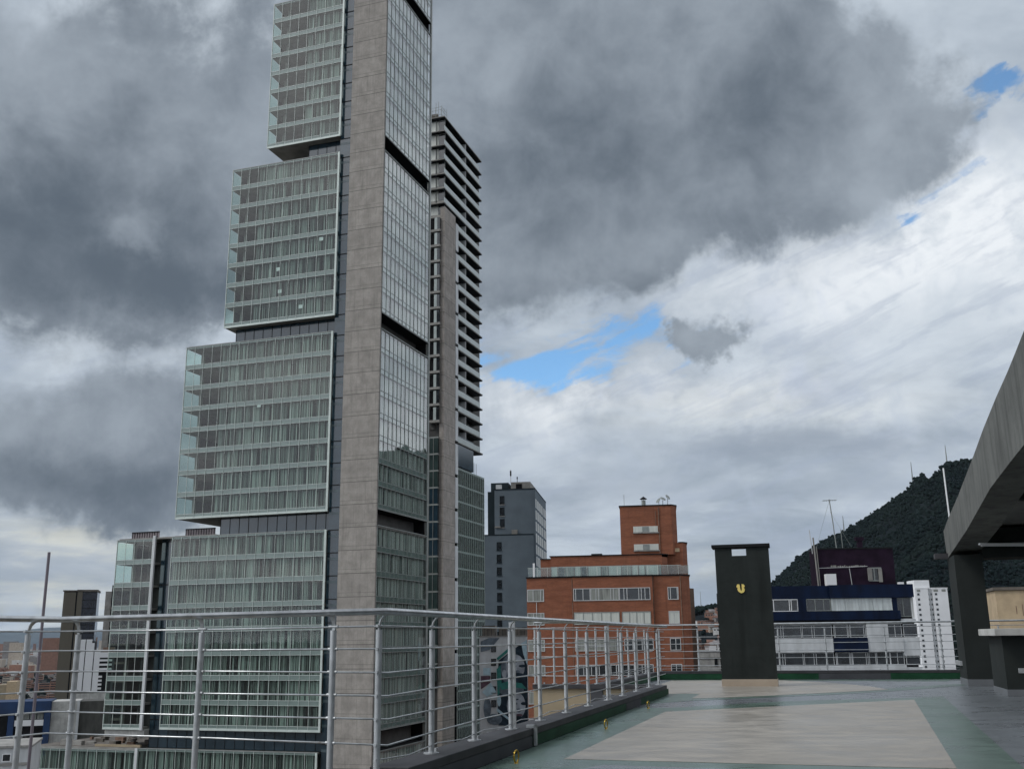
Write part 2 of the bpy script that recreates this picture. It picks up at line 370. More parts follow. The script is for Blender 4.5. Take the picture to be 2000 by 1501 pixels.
M['brass'] = mat('brass', (0.45, 0.30, 0.05), 0.35, 0.8, var=0.2, scale=10)
M['gold'] = mat('gold_leaf', (0.85, 0.66, 0.20), 0.3, 0.6, var=0.08, scale=10)
M['green_paint'] = mat('green_kerb_paint', (0.014, 0.055, 0.028), 0.55, var=0.25, scale=1.5, spec=0.12)
M['grey_paint'] = mat('grey_kerb_paint', (0.065, 0.068, 0.075), 0.6, var=0.15, scale=1.5, spec=0.12)
M['coping'] = mat('dark_coping', (0.040, 0.040, 0.044), 0.6, var=0.3, scale=2.0, bump=0.2, spec=0.3)
M['skirt'] = mat('cream_skirting', (0.34, 0.28, 0.215), 0.5, var=0.1, scale=1.5)
M['skirt_grey'] = mat('grey_skirting', (0.13, 0.14, 0.15), 0.5, var=0.12, scale=1.5)
M['rust'] = mat('rust_brown', (0.16, 0.10, 0.07), 0.8, var=0.3, scale=3)
M['roof_brown'] = mat('dirty_roof_felt', (0.10, 0.088, 0.075), 0.9, var=0.4, scale=0.8)
M['beige_stone'] = mat('beige_stone_cladding', (0.115, 0.105, 0.085), 0.8, var=0.08, scale=0.2, stretch=(1, 1, 0.2), spec=0.12)
M['cobalt'] = mat('cobalt_blue_paint', (0.005, 0.030, 0.095), 0.6, var=0.25, scale=0.5)
M['teal'] = mat('teal_paint', (0.02, 0.16, 0.14), 0.7, var=0.2)
M['pale_blue'] = mat('pale_blue_paint', (0.38, 0.52, 0.58), 0.7, var=0.12)
M['mural_dark'] = mat('ink_blue_paint', (0.02, 0.032, 0.045), 0.8, var=0.5, scale=1.2, spec=0.12)
M['mural_mid'] = mat('grey_blue_paint', (0.11, 0.14, 0.17), 0.8, var=0.4, scale=1.0)
M['mural_skin'] = mat('cool_skin_paint', (0.33, 0.36, 0.40), 0.8, var=0.3, scale=0.8)
M['mural_lip'] = mat('rose_paint', (0.09, 0.05, 0.07), 0.8, var=0.2)
M['mast'] = mat('grey_violet_mast_paint', (0.13, 0.115, 0.135), 0.5, 0.2, var=0.12, scale=1.0)

def floor_mat(name, color, rough, streak=(2.2, 4.2, 1.0), var=0.18, tintc=None):
    """trowelled coating: long drag marks, damp patches that change the gloss"""
    mt = bpy.data.materials.new(name); mt.use_nodes = True
    t = NT(mt.node_tree); p = mt.node_tree.nodes['Principled BSDF']
    co = t.new('ShaderNodeTexCoord').outputs['Object']
    wv = t.vmath('ADD', co, t.vmath('MULTIPLY', t.noise(co, 0.8, 2.0, color=True), (0.9, 0.9, 0)))
    a = t.noise(t.vmath('MULTIPLY', wv, streak), 0.6, 9.0, 0.68)
    b = t.noise(co, 0.35, 5.0, 0.6)
    c = t.mix(t.maprange(a, 0.32, 0.7), tuple(q * (1 - var) for q in color), tuple(q * (1 + var) for q in color))
    c = t.mix(t.maprange(b, 0.45, 0.75, 0.0, 0.35), c, tintc or tuple(q * 0.7 for q in color))
    t.l.new(c, p.inputs['Base Color'])
    r = t.maprange(t.math('ADD', t.math('MULTIPLY', a, 0.6), t.math('MULTIPLY', b, 0.5)), 0.35, 0.75, rough * 0.65, rough * 1.35)
    t.l.new(r, p.inputs['Roughness']); p.inputs['Specular IOR Level'].default_value = 0.5
    bp = t.new('ShaderNodeBump'); bp.inputs['Strength'].default_value = 0.08; bp.inputs['Distance'].default_value = 0.01
    t.l.new(a, bp.inputs['Height']); t.l.new(bp.outputs[0], p.inputs['Normal'])
    return mt
M['f_cream'] = floor_mat('cream_floor_coating', (0.268, 0.245, 0.21), 0.42, var=0.24)
M['f_green'] = floor_mat('green_floor_coating', (0.072, 0.115, 0.093), 0.32, var=0.22)
M['f_grey'] = floor_mat('blue_grey_floor_coating', (0.125, 0.138, 0.150), 0.30, var=0.15)
M['pane_clear'] = glass_mat('balustrade_glass', (0.75, 0.84, 0.83), 0.10, 3.0)
M['green_glass'] = mat('dark_green_glass', (0.030, 0.048, 0.046), 0.14, var=0.3, scale=0.5, spec=0.8)
M['blind'] = mat('closed_white_blind', (0.46, 0.50, 0.50), 0.55, var=0.2, scale=1.2, stretch=(3, 1, 0.3))
M['frame'] = mat('window_frame_paint', (0.46, 0.47, 0.47), 0.6, var=0.1)

def rusty_steel(name, color, rough, metal):
    mt = bpy.data.materials.new(name); mt.use_nodes = True
    t = NT(mt.node_tree); p = mt.node_tree.nodes['Principled BSDF']
    co = t.new('ShaderNodeTexCoord').outputs['Object']
    a = t.noise(co, 7.0, 5.0, 0.6); b = t.noise(t.vmath('MULTIPLY', co, (2.2, 2.2, 6.0)), 1.0, 6.0, 0.7)
    c = t.mix(t.maprange(a, .3, .7), tuple(q * .8 for q in color), tuple(q * 1.12 for q in color))
    ru = t.maprange(b, .64, .74, 0.0, .85)
    c = t.mix(ru, c, (.13, .075, .04))
    t.l.new(c, p.inputs['Base Color'])
    t.l.new(t.math('MULTIPLY_ADD', ru, .4, rough), p.inputs['Roughness']); t.l.new(t.math('MULTIPLY', t.math('SUBTRACT', 1.0, ru), metal), p.inputs['Metallic'])
    return mt
M['steel'] = rusty_steel('brushed_steel_worn', (0.50, 0.515, 0.52), 0.30, 0.85)
M['steel_mat'] = rusty_steel('silver_painted_steel', (0.42, 0.44, 0.45), 0.42, 0.35)
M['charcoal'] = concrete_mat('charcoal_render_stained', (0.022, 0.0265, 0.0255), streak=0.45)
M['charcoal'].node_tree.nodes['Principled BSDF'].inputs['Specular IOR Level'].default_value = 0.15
M['curt_side'] = mat('curtain_side_pale', (0.58, 0.62, 0.59), 0.9, var=0.1, scale=3, stretch=(3, 3, 0.2))
M['curt_side2'] = mat('curtain_side_mid', (0.30, 0.335, 0.315), 0.9, var=0.2, scale=3, stretch=(3, 3, 0.2))
# ================================================================== TERRACE
TAZ = 16.3119
def W(px, py, a=0.0, s=0.0):           # terrace grid: a across (to the right), s along the kerb (away)
    t = math.radians(TAZ)
    return (px + a * math.cos(t) + s * math.sin(t), py - a * math.sin(t) + s * math.cos(t))
K = (3.60, 25.44)
CORN = W(*K, 0.0, -16.6)
far_dir = (0.976, -0.219)
F0 = (4.62, 34.6)
FR = (F0[0] + far_dir[0] * 24, F0[1] + far_dir[1] * 24)
outline = [(-14.0, 6.5), (-3.2, 6.5), W(*K, 0.0, -16.3), K, (2.12, 26.02), F0, FR, (30.0, -18.0), (-14.0, -18.0)]
mb = MB(); mb.prism(outline, -0.6, 0.0)
struct(mb.build('terrace_floor', M['f_grey']))
def sheet(name, polys, m, z):
    b = MB()
    for p in polys: b.prism(p, z - 0.0035, z)
    return struct(b.build(name, m))
# green border bands, then the cream fields laid on top of them
sheet('green_floor_border', [[W(*K, 0.02, -30), (6.0, -17), (5.2, 11.13), (9.49, 23.73), (8.6, 23.35), (5.7, 22.6), (2.95, 20.95), W(*K, 0.02, -4.4)],
      [W(*K, 0.02, -3.3), W(*K, 0.02, -0.1), (3.75, 25.9), (4.7, 26.2), (4.47, 23.55), (3.72, 23.1)],
      [(4.471, 23.551), (4.6, 24.4), (7.72, 26.0), (7.72, 25.08)], [(7.721, 25.08), (7.721, 26.0), (12.2, 29.4), (12.4, 28.9), (9.4, 26.25)],
      [(4.95, 33.76), (5.0, 34.3), (8.5, 33.5), (13.3, 32.4), (12.6, 31.1), (8.3, 33.01)]], M['f_green'], 0.004)
sheet('grey_floor_strip', [[W(*K, 0.02, -30), (-0.55, 10.0), (0.95, 11.8), (5.0, 10.3), (5.6, 3.0), (5.6, -17.5)]], M['f_grey'], 0.0085)
sheet('cream_floor_field', [[(0.55, 12.43), (2.78, 19.9), (8.41, 22.58), (4.52, 11.15)],
      [(3.66, 25.95), (4.21, 26.0), (4.45, 25.75), (3.95, 24.0), (4.47, 24.05), (5.74, 24.62), (7.72, 25.75), (9.36, 26.75), (9.5, 28.6), (9.15, 31.0), (8.3, 33.0), (4.95, 33.75), (2.9, 26.5)]], M['f_cream'], 0.0085)
body = MB(); body.prism([W(*K, -0.34, -16.2), W(*K, -0.34, 0.0), (0.45, 26.62), W(0.45, 26.62, 0, 9), (F0[0] - .1, F0[1] + .4), (FR[0], FR[1] + .4), (29.9, -17.8), (-13.9, -17.8), (-13.9, 6.6), (-3.2, 6.6)], -60.0, -0.62)
o = body.build('host_building', M['tan']); tag(o, 'tan rendered building body under the rooftop terrace', 'building')
wl = root('light_well_wall', (0, 0, 0), 0, 'tan lower wall below the railing beyond the end of the near kerb', 'wall')
wb = MB(); wb.prism([(0.45, 26.62), (3.42, 25.62), (3.3, 25.98), (2.08, 26.35), (0.6, 26.85)], -0.6, 0.14); wb.build('wall_face', M['tan'], wl)
wc = MB(); wc.prism([(0.42, 26.56), (3.45, 25.54), (3.36, 25.99), (2.1, 26.42), (0.55, 26.9)], 0.142, 0.234); wc.build('coping', M['coping'], wl)

def kerb(name, pts_in, th, zt, label, faces):
    """low kerb wall; pts_in = inner line (2 points), faces = [(s0, s1, material)] painted lengths of its inner face"""
    (x0, y0), (x1, y1) = pts_in
    L = math.hypot(x1 - x0, y1 - y0); azd = math.degrees(math.atan2(x1 - x0, y1 - y0))
    r = root(name, (x0, y0, 0), azd, label, 'kerb')
    b = MB(); b.box(0, -th, 0, L, -0.59, zt - 0.09); b.build('core', M['grey_paint'], r)
    c = MB(); c.box(0.012, -th - 0.015, -0.01, L + 0.01, zt - 0.088, zt); c.build('coping', M['coping'], r, bevel=0.008)
    for (s0, s1, m_) in faces:
        f = MB(); f.box(0.002, 0.009, s0, s1, 0.009, zt - 0.09); f.build('painted_face', M[m_], r)
    return r
kerb('kerb_wall', (W(*K, 0, -16.3), K), 0.36, 0.234, 'low kerb wall with green and grey painted inner face under the near railing', [(0.2, 4.2, 'grey_paint'), (4.21, 10.9, 'green_paint'), (10.91, 12.6, 'grey_paint'), (12.61, 16.58, 'green_paint')])
kerb('kerb_wall', (F0, (F0[0] + far_dir[0] * 9.3, F0[1] + far_dir[1] * 9.3)), 0.3, 0.27, 'green and grey painted kerb wall along the far edge of the terrace', [(0.0, 5.05, 'green_paint'), (5.06, 7.2, 'grey_paint'), (7.21, 9.28, 'green_paint')])
kerb('kerb_wall', ((F0[0] + far_dir[0] * 9.32, F0[1] + far_dir[1] * 9.32), FR), 0.3, 0.27, 'kerb wall running on behind the canopy column', [])
kerb('kerb_wall', ((2.12, 26.02), F0), 0.3, 0.25, 'green kerb wall along the recess behind the end of the near railing', [(0.02, 8.9, 'green_paint')])
lg = root('ledge', (-3.0, 9.5, 0), 0, 'lower outer ledge that carries the left length of the railing', 'ledge')
MB().prism([(-10, 1.2), (-1.9, 1.2), (1.95, -.45), (2.2, .4), (-1.9, 2.3), (-10, 2.4)], -2.5, -.16).build('slab', M['conc'], lg)
# cable clip strip hanging over the near kerb
t = tag(MB().box(0, .03, -.035, .035, 0.02, 0.27).box(-.1, .03, -.035, .035, .236, .27).build('flashing_strip', M['steel_mat']), 'thin grey metal strip folded over the near kerb beside the flat post', 'strip')
t.location = (*W(*K, 0.022, -12.05), 0); t.rotation_euler.z = -math.radians(TAZ)

ZR = [1.478, 1.275, 1.07, 0.867, 0.662, 0.446]
def bracket_mesh(flip=1):
    b = MB(); prof = [(0, -.19), (0, -.10), (.015, -.05), (.045, -.015), (.10, .0)]
    wd = [.03, .032, .04, .055, .085]
    vs = []
    for (dx, dz), w_ in zip(prof, wd):
        for th in (-.006, .006):
            vs += [(dx * flip + th, -.015, dz), (dx * flip + th, -.015 + w_, dz)]
    fs = []
    for i in range(4):
        a = i * 4; c = a + 4
        fs += [(a, a + 1, c + 1, c), (a + 2, c + 2, c + 3, a + 3), (a, c, c + 2, a + 2), (a + 1, a + 3, c + 3, c + 1)]
    fs += [(0, 2, 3, 1), (16, 17, 19, 18)]
    return b.add(vs, fs)
def railing(name, label, lines, posts, zk0, zrail, rods, post_off, tube=0.032, rod_r=0.0085, group=None, brk=True, post_r=0.03):
    """lines: polyline of the rail in world xy; posts: (x, y, azimuth, kind)"""
    r = root(name, (lines[0][0], lines[0][1], 0), 0, label, 'railing', group)
    ox, oy = lines[0]
    L = lambda x, y, z: (x - ox, y - oy, z)
    MB().tube([L(x, y, zrail) for x, y in lines], tube, 14).build('top_rail', M['steel'], r)
    for z in rods:
        pts = []
        for i in range(len(lines) - 1):
            (x0, y0), (x1, y1) = lines[i], lines[i + 1]
            n = max(2, int(math.hypot(x1 - x0, y1 - y0) / 1.5))
            dx, dy = x1 - x0, y1 - y0; q = math.hypot(dx, dy); nx, ny = -dy / q * post_off, dx / q * post_off
            for k in range(n + (i == len(lines) - 2)):
                pts.append(L(x0 + dx * k / n + nx, y0 + dy * k / n + ny, z + rnd.uniform(-.006, .006)))
        MB().tube(pts, rod_r, 7).build('rod', M['steel'], r)
    base = None
    for (x, y, azd, kind) in posts:
        p = MB(); zk = zk0 if kind != 'low' else -.16
        p.tube([(0, 0, zk + .012), (0, 0, zrail - .16)], post_r, 12); p.tube([(0, 0, zk), (0, 0, zk + .012)], post_r * 2.6, 16)
        for z in rods: p.tube([(-.001, -post_r - .022, z), (-.001, post_r + .022, z)], .014, 8)
        if kind == 'flat': p.box(-.045, .04, .095, .108, zk + .012, zrail - .045); p.box(-.06, .06, .07, .13, zk, zk + .012)
        po = p.build('post', M['steel_mat'], r); po.location = L(x, y, 0); po.rotation_euler.z = -math.radians(azd)
        if brk:
            bo = bracket_mesh().build('bracket', M['steel_mat'], po); bo.location = (0, 0, zrail - .022)
            bo.scale = (1, 1.6 if kind == 'flat' else 1, 1)
        MB().tube([(-.03, .22, zk), (-.03, .22, zk + .035)], .02, 8).build('bottom_fixing', M['steel_mat'], po)
    if rods:   # taut cable just above the kerb
        pts = []
        for i in range(1):
            (x0, y0), (x1, y1) = lines[i], lines[i + 1]
            dx, dy = x1 - x0, y1 - y0; q = math.hypot(dx, dy); nx, ny = -dy / q * post_off, dx / q * post_off
            n = max(2, int(q / 0.75))
            for k in range(n + 1): pts.append(L(x0 + dx * k / n + nx, y0 + dy * k / n + ny, zk0 + .055 + (k % 2) * .035))
        MB().tube(pts, .006, 6).build('cable', M['steel'], r)
    return r
RC = W(*K, -0.12, -16.6)
posts = [(*W(*K, -.2, s), TAZ, 'flat' if s in (-12.36, -6.1) else 'low' if s < -16 else 'round') for s in (-16.55, -15.19, -13.82, -12.36, -10.91, -9.35, -7.76, -6.1, -4.58, -2.98, -1.28, .15)]
laz = -65.0
for x, y in [(-1.70, 9.86), (-3.13, 10.52), (-4.66, 11.23)]: posts.append((x, y, laz + 180, 'low'))
posts += [(-5.05, 10.91, 25, 'low'), (-5.7, 9.5, 25, 'low')]
railing('guard_railing', 'brushed steel railing with a bent top rail running across the foreground', [W(*K, -0.12, 1.25), RC, (-4.88, 11.28), (-6.6, 7.6)], posts, 0.234, 1.605, ZR, -0.07)
ff = lambda d, off=0.12: (F0[0] + far_dir[0] * d + .219 * off, F0[1] + far_dir[1] * d + .976 * off)
fazd = math.degrees(math.atan2(*far_dir))
fposts = [(*ff(d, .15), fazd + 180, 'round') for d in (0.1, 1.35, 2.55, 3.9, 5.35, 7.15, 8.8, 10.5, 12.3, 14.1, 16, 18)]
railing('guard_railing', 'slim steel railing along the far edge of the terrace behind the charcoal slab', [ff(0, .12), ff(23.5, .12)], fposts, 0.27, 1.72, [1.585, 1.33, 1.12, .885, .66, .43], 0.0, tube=.028, rod_r=.010, brk=False, post_r=.026)
R0 = (2.0, 26.14); R1 = (F0[0] - .12, F0[1] + .1)
sposts = [(R0[0] + (R1[0] - R0[0]) * k / 6, R0[1] + (R1[1] - R0[1]) * k / 6, TAZ, 'round') for k in range(0, 6)] + [(x, 26.14 + (2.0 - x) * .29, fazd, 'round') for x in (1.55, .97, .5)]
railing('guard_railing', 'short steel railing around the recess seen through the near railing', [R1, R0, (0.5, 26.58)], sposts, 0.25, 1.735, [1.60, 1.35, 1.13, .90, .67, .44], 0.0, tube=.028, rod_r=.010, brk=False, post_r=.026)

# brass anchor rings on the floor beside the kerb
for (x, y, lb) in [(0.0, 12.09, 'brass anchor ring beside the grey part of the near kerb, nearest the camera'), (1.37, 16.36, 'brass anchor ring beside the green kerb, the middle one of three'), (2.58, 20.84, 'brass anchor ring closest to the far end of the near kerb')]:
    r = root('anchor_ring', (x, y, 0.0), TAZ + 12, lb, 'anchor ring', 'brass rings along the near kerb')
    pts = [(0, .055 * math.sin(2 * math.pi * k / 20), .075 + .065 * math.cos(2 * math.pi * k / 20)) for k in range(21)]
    MB().tube(pts, .010, 8, cap=False).build('ring', M['brass'], r)
    MB().lathe([(0.001, .012), (.022, .012), (.028, 0.004), (.028, 0)], n=14).build('base', M['brass'], r)

# charcoal slab with a square opening and a gold emblem
P = root('slab_monolith', (5.72, 29.45, 0), 14.3, 'tall charcoal slab with a square opening at its top and a gold emblem', 'slab wall')
b = MB(); b.box(0, 1.49, 0, .6, .19, 3.555).box(0, .45, 0, .6, 3.555, 3.79).box(.87, 1.49, 0, .6, 3.555, 3.79); b.build('wall', M['charcoal'], P)
MB().box(.43, .89, .02, .58, 3.52, 3.556).build('opening_sill', M['black'], P)
MB().box(-.085, 1.53, -.06, .66, 3.79, 3.875).build('cap', M['black'], P, bevel=.006)
MB().box(-.012, 1.502, -.012, .612, 0, .195).build('plinth', M['skirt'], P, bevel=.006)
em = [(505, 500), (560, 490), (610, 497), (635, 560), (645, 700), (665, 790), (690, 830), (715, 790), (727, 700), (728, 520), (710, 500), (770, 490), (820, 497), (860, 545), (885, 600), (862, 640), (820, 630), (850, 700), (870, 760), (850, 850), (790, 910), (700, 942), (610, 905), (535, 830), (503, 745), (520, 660), (480, 650), (460, 615), (480, 560)]
ev = [(.66 + (x - 672) / 25 * .0138, (941 - y) / 25 * .0138 + 2.515) for x, y in em]
e = MB(); n = len(ev)
vs = [(x, -.03, z) for x, z in ev] + [(x, -.001, z) for x, z in ev]
e.add(vs, [tuple(range(n - 1, -1, -1)), tuple(range(n, 2 * n))] + [(i, (i + 1) % n, n + (i + 1) % n, n + i) for i in range(n)])
e.build('emblem', M['gold'], P)

# ------------------------------------------------------------------ canopy on the right
CM = (11.96, 28.15)
G = root('canopy', (*CM, 0), TAZ, 'weathered concrete canopy rising to the right on a dark column', 'canopy')
cl = MB(); cl.box(0, .70, 0, 1.54, .17, 3.42); cl.build('column', M['charcoal_side'], G)
MB().box(-.012, .712, -.012, 1.552, 0, .172).build('column_plinth', M['skirt_grey'], G, bevel=.005)
MB().box(-.06, -.003, .75, 1.9, .50, .62).build('rail_bracket', M['steel_mat'], G)
MB().box(-.35, .1, 1.25, 1.62, 3.42, 3.56).build('drip_ledge', M['coping'], G)
topP = [(1.73, 4.22), (.28, 4.45), (-2.2, 4.75), (-5.38, 5.22), (-7.3, 5.53), (-9.2, 5.78), (-10.6, 5.93), (-11.57, 6.06), (-12.4, 6.18), (-16, 6.58), (-22, 7.1)]
botP = [(-22, 5.0), (-16, 4.78), (-11.2, 4.49), (-9.6, 4.41), (-7.19, 4.27), (-3.1, 3.81), (1.54, 3.421)]
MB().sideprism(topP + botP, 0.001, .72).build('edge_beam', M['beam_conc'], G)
mid = [(1.5, 3.95), (.28, 4.15), (-2.2, 4.45), (-5.38, 4.92), (-9.2, 5.45), (-12.4, 5.85), (-16, 6.2), (-22, 6.7)]
roofP = [(s, z + .3) for s, z in mid] + [(s, z) for s, z in mid[::-1]]
MB().sideprism(roofP, .722, 15).build('roof_slab', M['conc'], G)
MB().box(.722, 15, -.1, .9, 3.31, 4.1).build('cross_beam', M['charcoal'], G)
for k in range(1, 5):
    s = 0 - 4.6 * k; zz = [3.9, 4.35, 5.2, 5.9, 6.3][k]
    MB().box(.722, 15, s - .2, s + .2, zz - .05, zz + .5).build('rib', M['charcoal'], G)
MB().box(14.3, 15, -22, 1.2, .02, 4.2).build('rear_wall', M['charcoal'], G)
MB().box(.8, 15, -46, -22.05, .02, 8.0).build('unseen_shade_block', M['charcoal'], G)  # unseen mass added to cut rear sky light on column and bar fronts
MB().tube([(.72, -.13, 3.675), (14, -.13, 3.675)], .018, 8).build('conduit', M['steel_mat'], G)
TL = root('tube_light', (*W(*CM, 1.1, -1.6), 3.52), TAZ + 68, 'unlit white tube light fitting hung under the canopy', 'light fitting')
MB().box(-.05, .05, -.75, .75, 0, .05).build('housing', M['white'], TL, bevel=.01)
MB().tube([(0, -.7, -.015), (0, .7, -.015)], .016, 8).build('tube', M['white'], TL)
LR = tag(MB().tube([(0, 0, 0), (-.02, 0, 1.75)], .022, 8).build('lightning_rod', M['white']), 'thin white rod standing at the back of the concrete canopy', 'rod')
LR.location = (*W(*CM, .12, 1.0), 4.2)
# bar counter
Bc = root('bar_counter', (*CM, 0), TAZ, 'dark bar counter with a thick concrete top under the canopy', 'bar counter')
MB().box(.22, 9, -4.83, -2.87, .14, 1.29).build('body', M['charcoal_side'], Bc)
MB().box(.208, 9.01, -4.842, -2.858, 0, .142).build('plinth', M['skirt_grey'], Bc, bevel=.004)
MB().box(.05, 9.1, -5.15, -2.6, 1.292, 1.445).build('top', M['conc_pale'], Bc, bevel=.01)
MB().box(.45, 9, -5.12, -5.02, .50, .60).build('foot_rail', M['steel_mat'], Bc)
# ================================================================== STEPPED GLASS TOWER
GZ = -60.0
T1 = root('stepped_glass_tower', (-17.95, 133.8, 0), 18.3702, 'tallest tower, stepped glass boxes shifted around a raw concrete pier', 'tower')
FP = 2.99
def curtains(b, x0, x1, z0, z1, y, seed, npan, pale=0.34):
    """pleated fabric behind one storey of glass: gathered pale end, loose pleats with gaps"""
    r = random.Random(seed); w = (x1 - x0) / npan
    for k in range(npan):
        xs = x0 + k * w + .03; xe = x0 + (k + 1) * w - .02; x = xs
        style = r.random(); g = w * (pale + r.uniform(-.12, .14)) if style < .8 else w * .05
        a = r.uniform(.02, .07)
        while x < xe:
            gathered = (x - xs) < g
            d = r.uniform(.05, .10) if gathered else r.uniform(.07, .20)
            d = min(d, xe - x + .001)
            if gathered: mi = 0 if r.random() < .55 else 1
            else:
                q = r.random(); mi = 0 if q < .26 else 1 if q < .55 else 2 if q < .8 else None
            if mi is not None:
                b.add([(x, y, z0), (x + d, y + a, z0), (x + d, y + a, z1), (x, y, z1)], [(0, 1, 2, 3)], mi)
            a = -a; x += d
CM3 = [M['curt_pale'], M['curt_mid'], M['curt_dark']]
def glazed_block(par, xl, xr, z0, z1, rows, npan, open_n=0, yf=-.12, depth=16.5, side=True, seed=0, sd=2.1, name='glazed_block', curt=True, open_top=False, endpost=True):
    w = (xr - xl) / npan; p = (z1 - z0 - .28) / rows
    B_ = MB()
    xo = xl + open_n * w
    for i in range(rows + 1):
        zf = z0 + .28 + i * p
        B_.box(xl + .08, xr - .1, yf + .08, yf + depth, zf - (.28 if i < rows else .22), zf - (.0 if i < rows else .02), 0)
    B_.box(xo, xr - .12, yf + 2.4, yf + 2.6, z0 + .27, z1 - .25, 1)
    if open_n:
        B_.box(xo - .02, xo + .2, yf + 1.2, yf + depth - .3, z0 + .27, z1 - .25, 1)
        B_.box(xl + w * .97, xl + w * .97 + .4, yf + 1.6, yf + 2.0, z0 + .27, z1 - .25, 0)
        B_.box(xl + .06, xl + .2, yf + sd, yf + depth - .4, z0 + .27, z1 - .25, 1)
    B_.box(xl - .02, xr + .02, yf - .04, yf + .1, z0 - .02, z0 + .22, 2)           # bottom edge
    if endpost: B_.box(xr - .02, xr + .26, yf - .06, yf + .12, z0 - .02, z1 + .05, 2)          # end frame
    B_.box(xl - .06, xl + .02, yf - .05, yf + .1, z0 - .02, z1 + .05, 2)
    B_.box(xl - .05, xr + .2, yf - .05, yf + .25, z1 - .04, z1 + .07, 3)
    blk = B_.build(name, [M['soffit'], M['interior'], M['alu'], M['alu_dark']], par)
    ml = MB()
    for k in range(1, npan): ml.box(xl + k * w - .024, xl + k * w + .024, yf - .06, yf - .012, z0 + .22, z1 - .04)
    ml.build('mullions', M['alu'], blk)
    for i in range(rows):
        zf = z0 + .28 + i * p
        sp = MB(); sp.box(xl + .02, xr - .02, yf - .004, yf + .05, zf - .22 if i else zf - .06, zf + .36)
        sp.box(xl, xr, yf - .035, yf - .004, zf + .34, zf + .40, 1); sp.box(xl, xr, yf - .035, yf - .004, zf - .27 if i else zf - .06, zf - .22 if i else zf - .01, 1)
        sp.build('spandrel', [M['spandrel'], M['alu']], blk)
        gl = MB(); gl.quad((xl, yf, zf + .36), (xr, yf, zf + .36), (xr, yf, zf + p - .22), (xl, yf, zf + p - .22))
        if side: gl.quad((xl, yf + sd, zf), (xl, yf, zf), (xl, yf, zf + p - .28), (xl, yf + sd, zf + p - .28))
        gl.build('ribbon_window', M['glass_front'], blk)
        if i == rows - 1:
            tp = MB(); tp.box(xl + .02, xr - .02, yf - .004, yf + .05, zf + p - .28, z1 - .045); tp.build('spandrel', M['spandrel'], blk)
        if curt and not (open_top and i == rows - 1):
            cb = MB(); curtains(cb, xo, xr - .1, zf + .02, zf + p - .3, yf + .42, seed * 100 + i, npan - open_n)
            cb.build('curtain', CM3, blk)
    return blk
U = lambda u: -u
# left-hand (front) boxes
glazed_block(T1, U(31.2), U(7.4), -9.85, 15.6, 8, 16, 0, side=False, seed=1)
glazed_block(T1, U(40.4), U(34.45), -9.95, 15.5, 8, 4, 3, seed=2, curt=False, sd=3.5)
glazed_block(T1, U(30.95), U(7.35), 18.08, 43.0, 8, 16, 4, seed=3, sd=4.2)
glazed_block(T1, U(24.8), U(7.2), 45.33, 70.1, 8, 12, 3, seed=4)
glazed_block(T1, U(19.13), U(7.2), 72.72, 97.1, 8, 8, 4, seed=5)
glazed_block(T1, U(13.2), U(7.2), 99.6, 124.0, 8, 4, 2, seed=6)
glazed_block(T1, U(34.4), U(7.7), -37.0, -12.35, 8, 18, 0, side=False, seed=7)
glazed_block(T1, U(51.9), U(34.85), -37.0, -12.6, 8, 11, 0, side=False, seed=8)
# concrete pier, blue glazed strip, cores
MB().box(-5.37, 0, 0, .33, GZ, 130).box(-5.37, -5.0, .33, 3, GZ, 130).build('concrete_pier', M['tower_conc'], T1)
st = MB(); st.box(-7.2, -5.37, .42, .5, GZ, 128, 0)
for k in range(-14, 43):
    z = 15.6 + k * FP
    st.box(-7.2, -5.37, .36, .418, z - .07, z + .05, 1); st.box(-7.2, -5.37, .40, .419, z - .95, z - .62, 2)
st.build('recessed_glazing', [M['blue_glass'], M['black'], mat('strip_spandrel', (.06, .085, .095), .25)], T1)
for (xa, za, zb) in [(-24.4, 15.62, 18.05), (-23.6, 43.02, 45.3), (-12.8, 70.12, 72.7), (-9.0, 97.12, 99.58), (-33.8, -12.34, -9.98)]:
    ro = MB().box(xa, -3.2, 1.2, 15.6, za, zb).build('recess_glazing', M['blue_glass'], T1)
    ms = MB().box(xa, -5.5, 1.14, 1.198, za, za + .06); x = xa
    while x < -5.5: ms.box(x - .03, x + .03, 1.15, 1.198, za + .06, zb); x += 1.49
    ms.build('mullions', M['black'], ro)
MB().box(-5.2, -1.9, .55, 16.3, GZ, 124).build('lift_core', M['interior'], T1)
# recess between the two lower boxes and its white pipe
rb = MB(); rb.box(-34.0, -31.3, 1.4, 12, GZ, 15.9, 0)
for k in range(-12, 1): rb.box(-34.0, -31.3, 1.35, 1.399, 15.2 + k * 2 * FP - .08, 15.2 + k * 2 * FP + .08, 1)
for x in (-33.2, -32.2): rb.box(x - .03, x + .03, 1.35, 1.399, GZ, 15.9, 1)
rb.build('recessed_glazing', [M['blue_glass'], M['black']], T1)
MB().box(-34.4, -34.02, -.2, .1, -10, 15.95).build('white_fin', M['white_dirty'], T1)
MB().box(-34.85, -34.42, -.25, .1, -37, -12.3).build('white_fin', M['white_dirty'], T1)
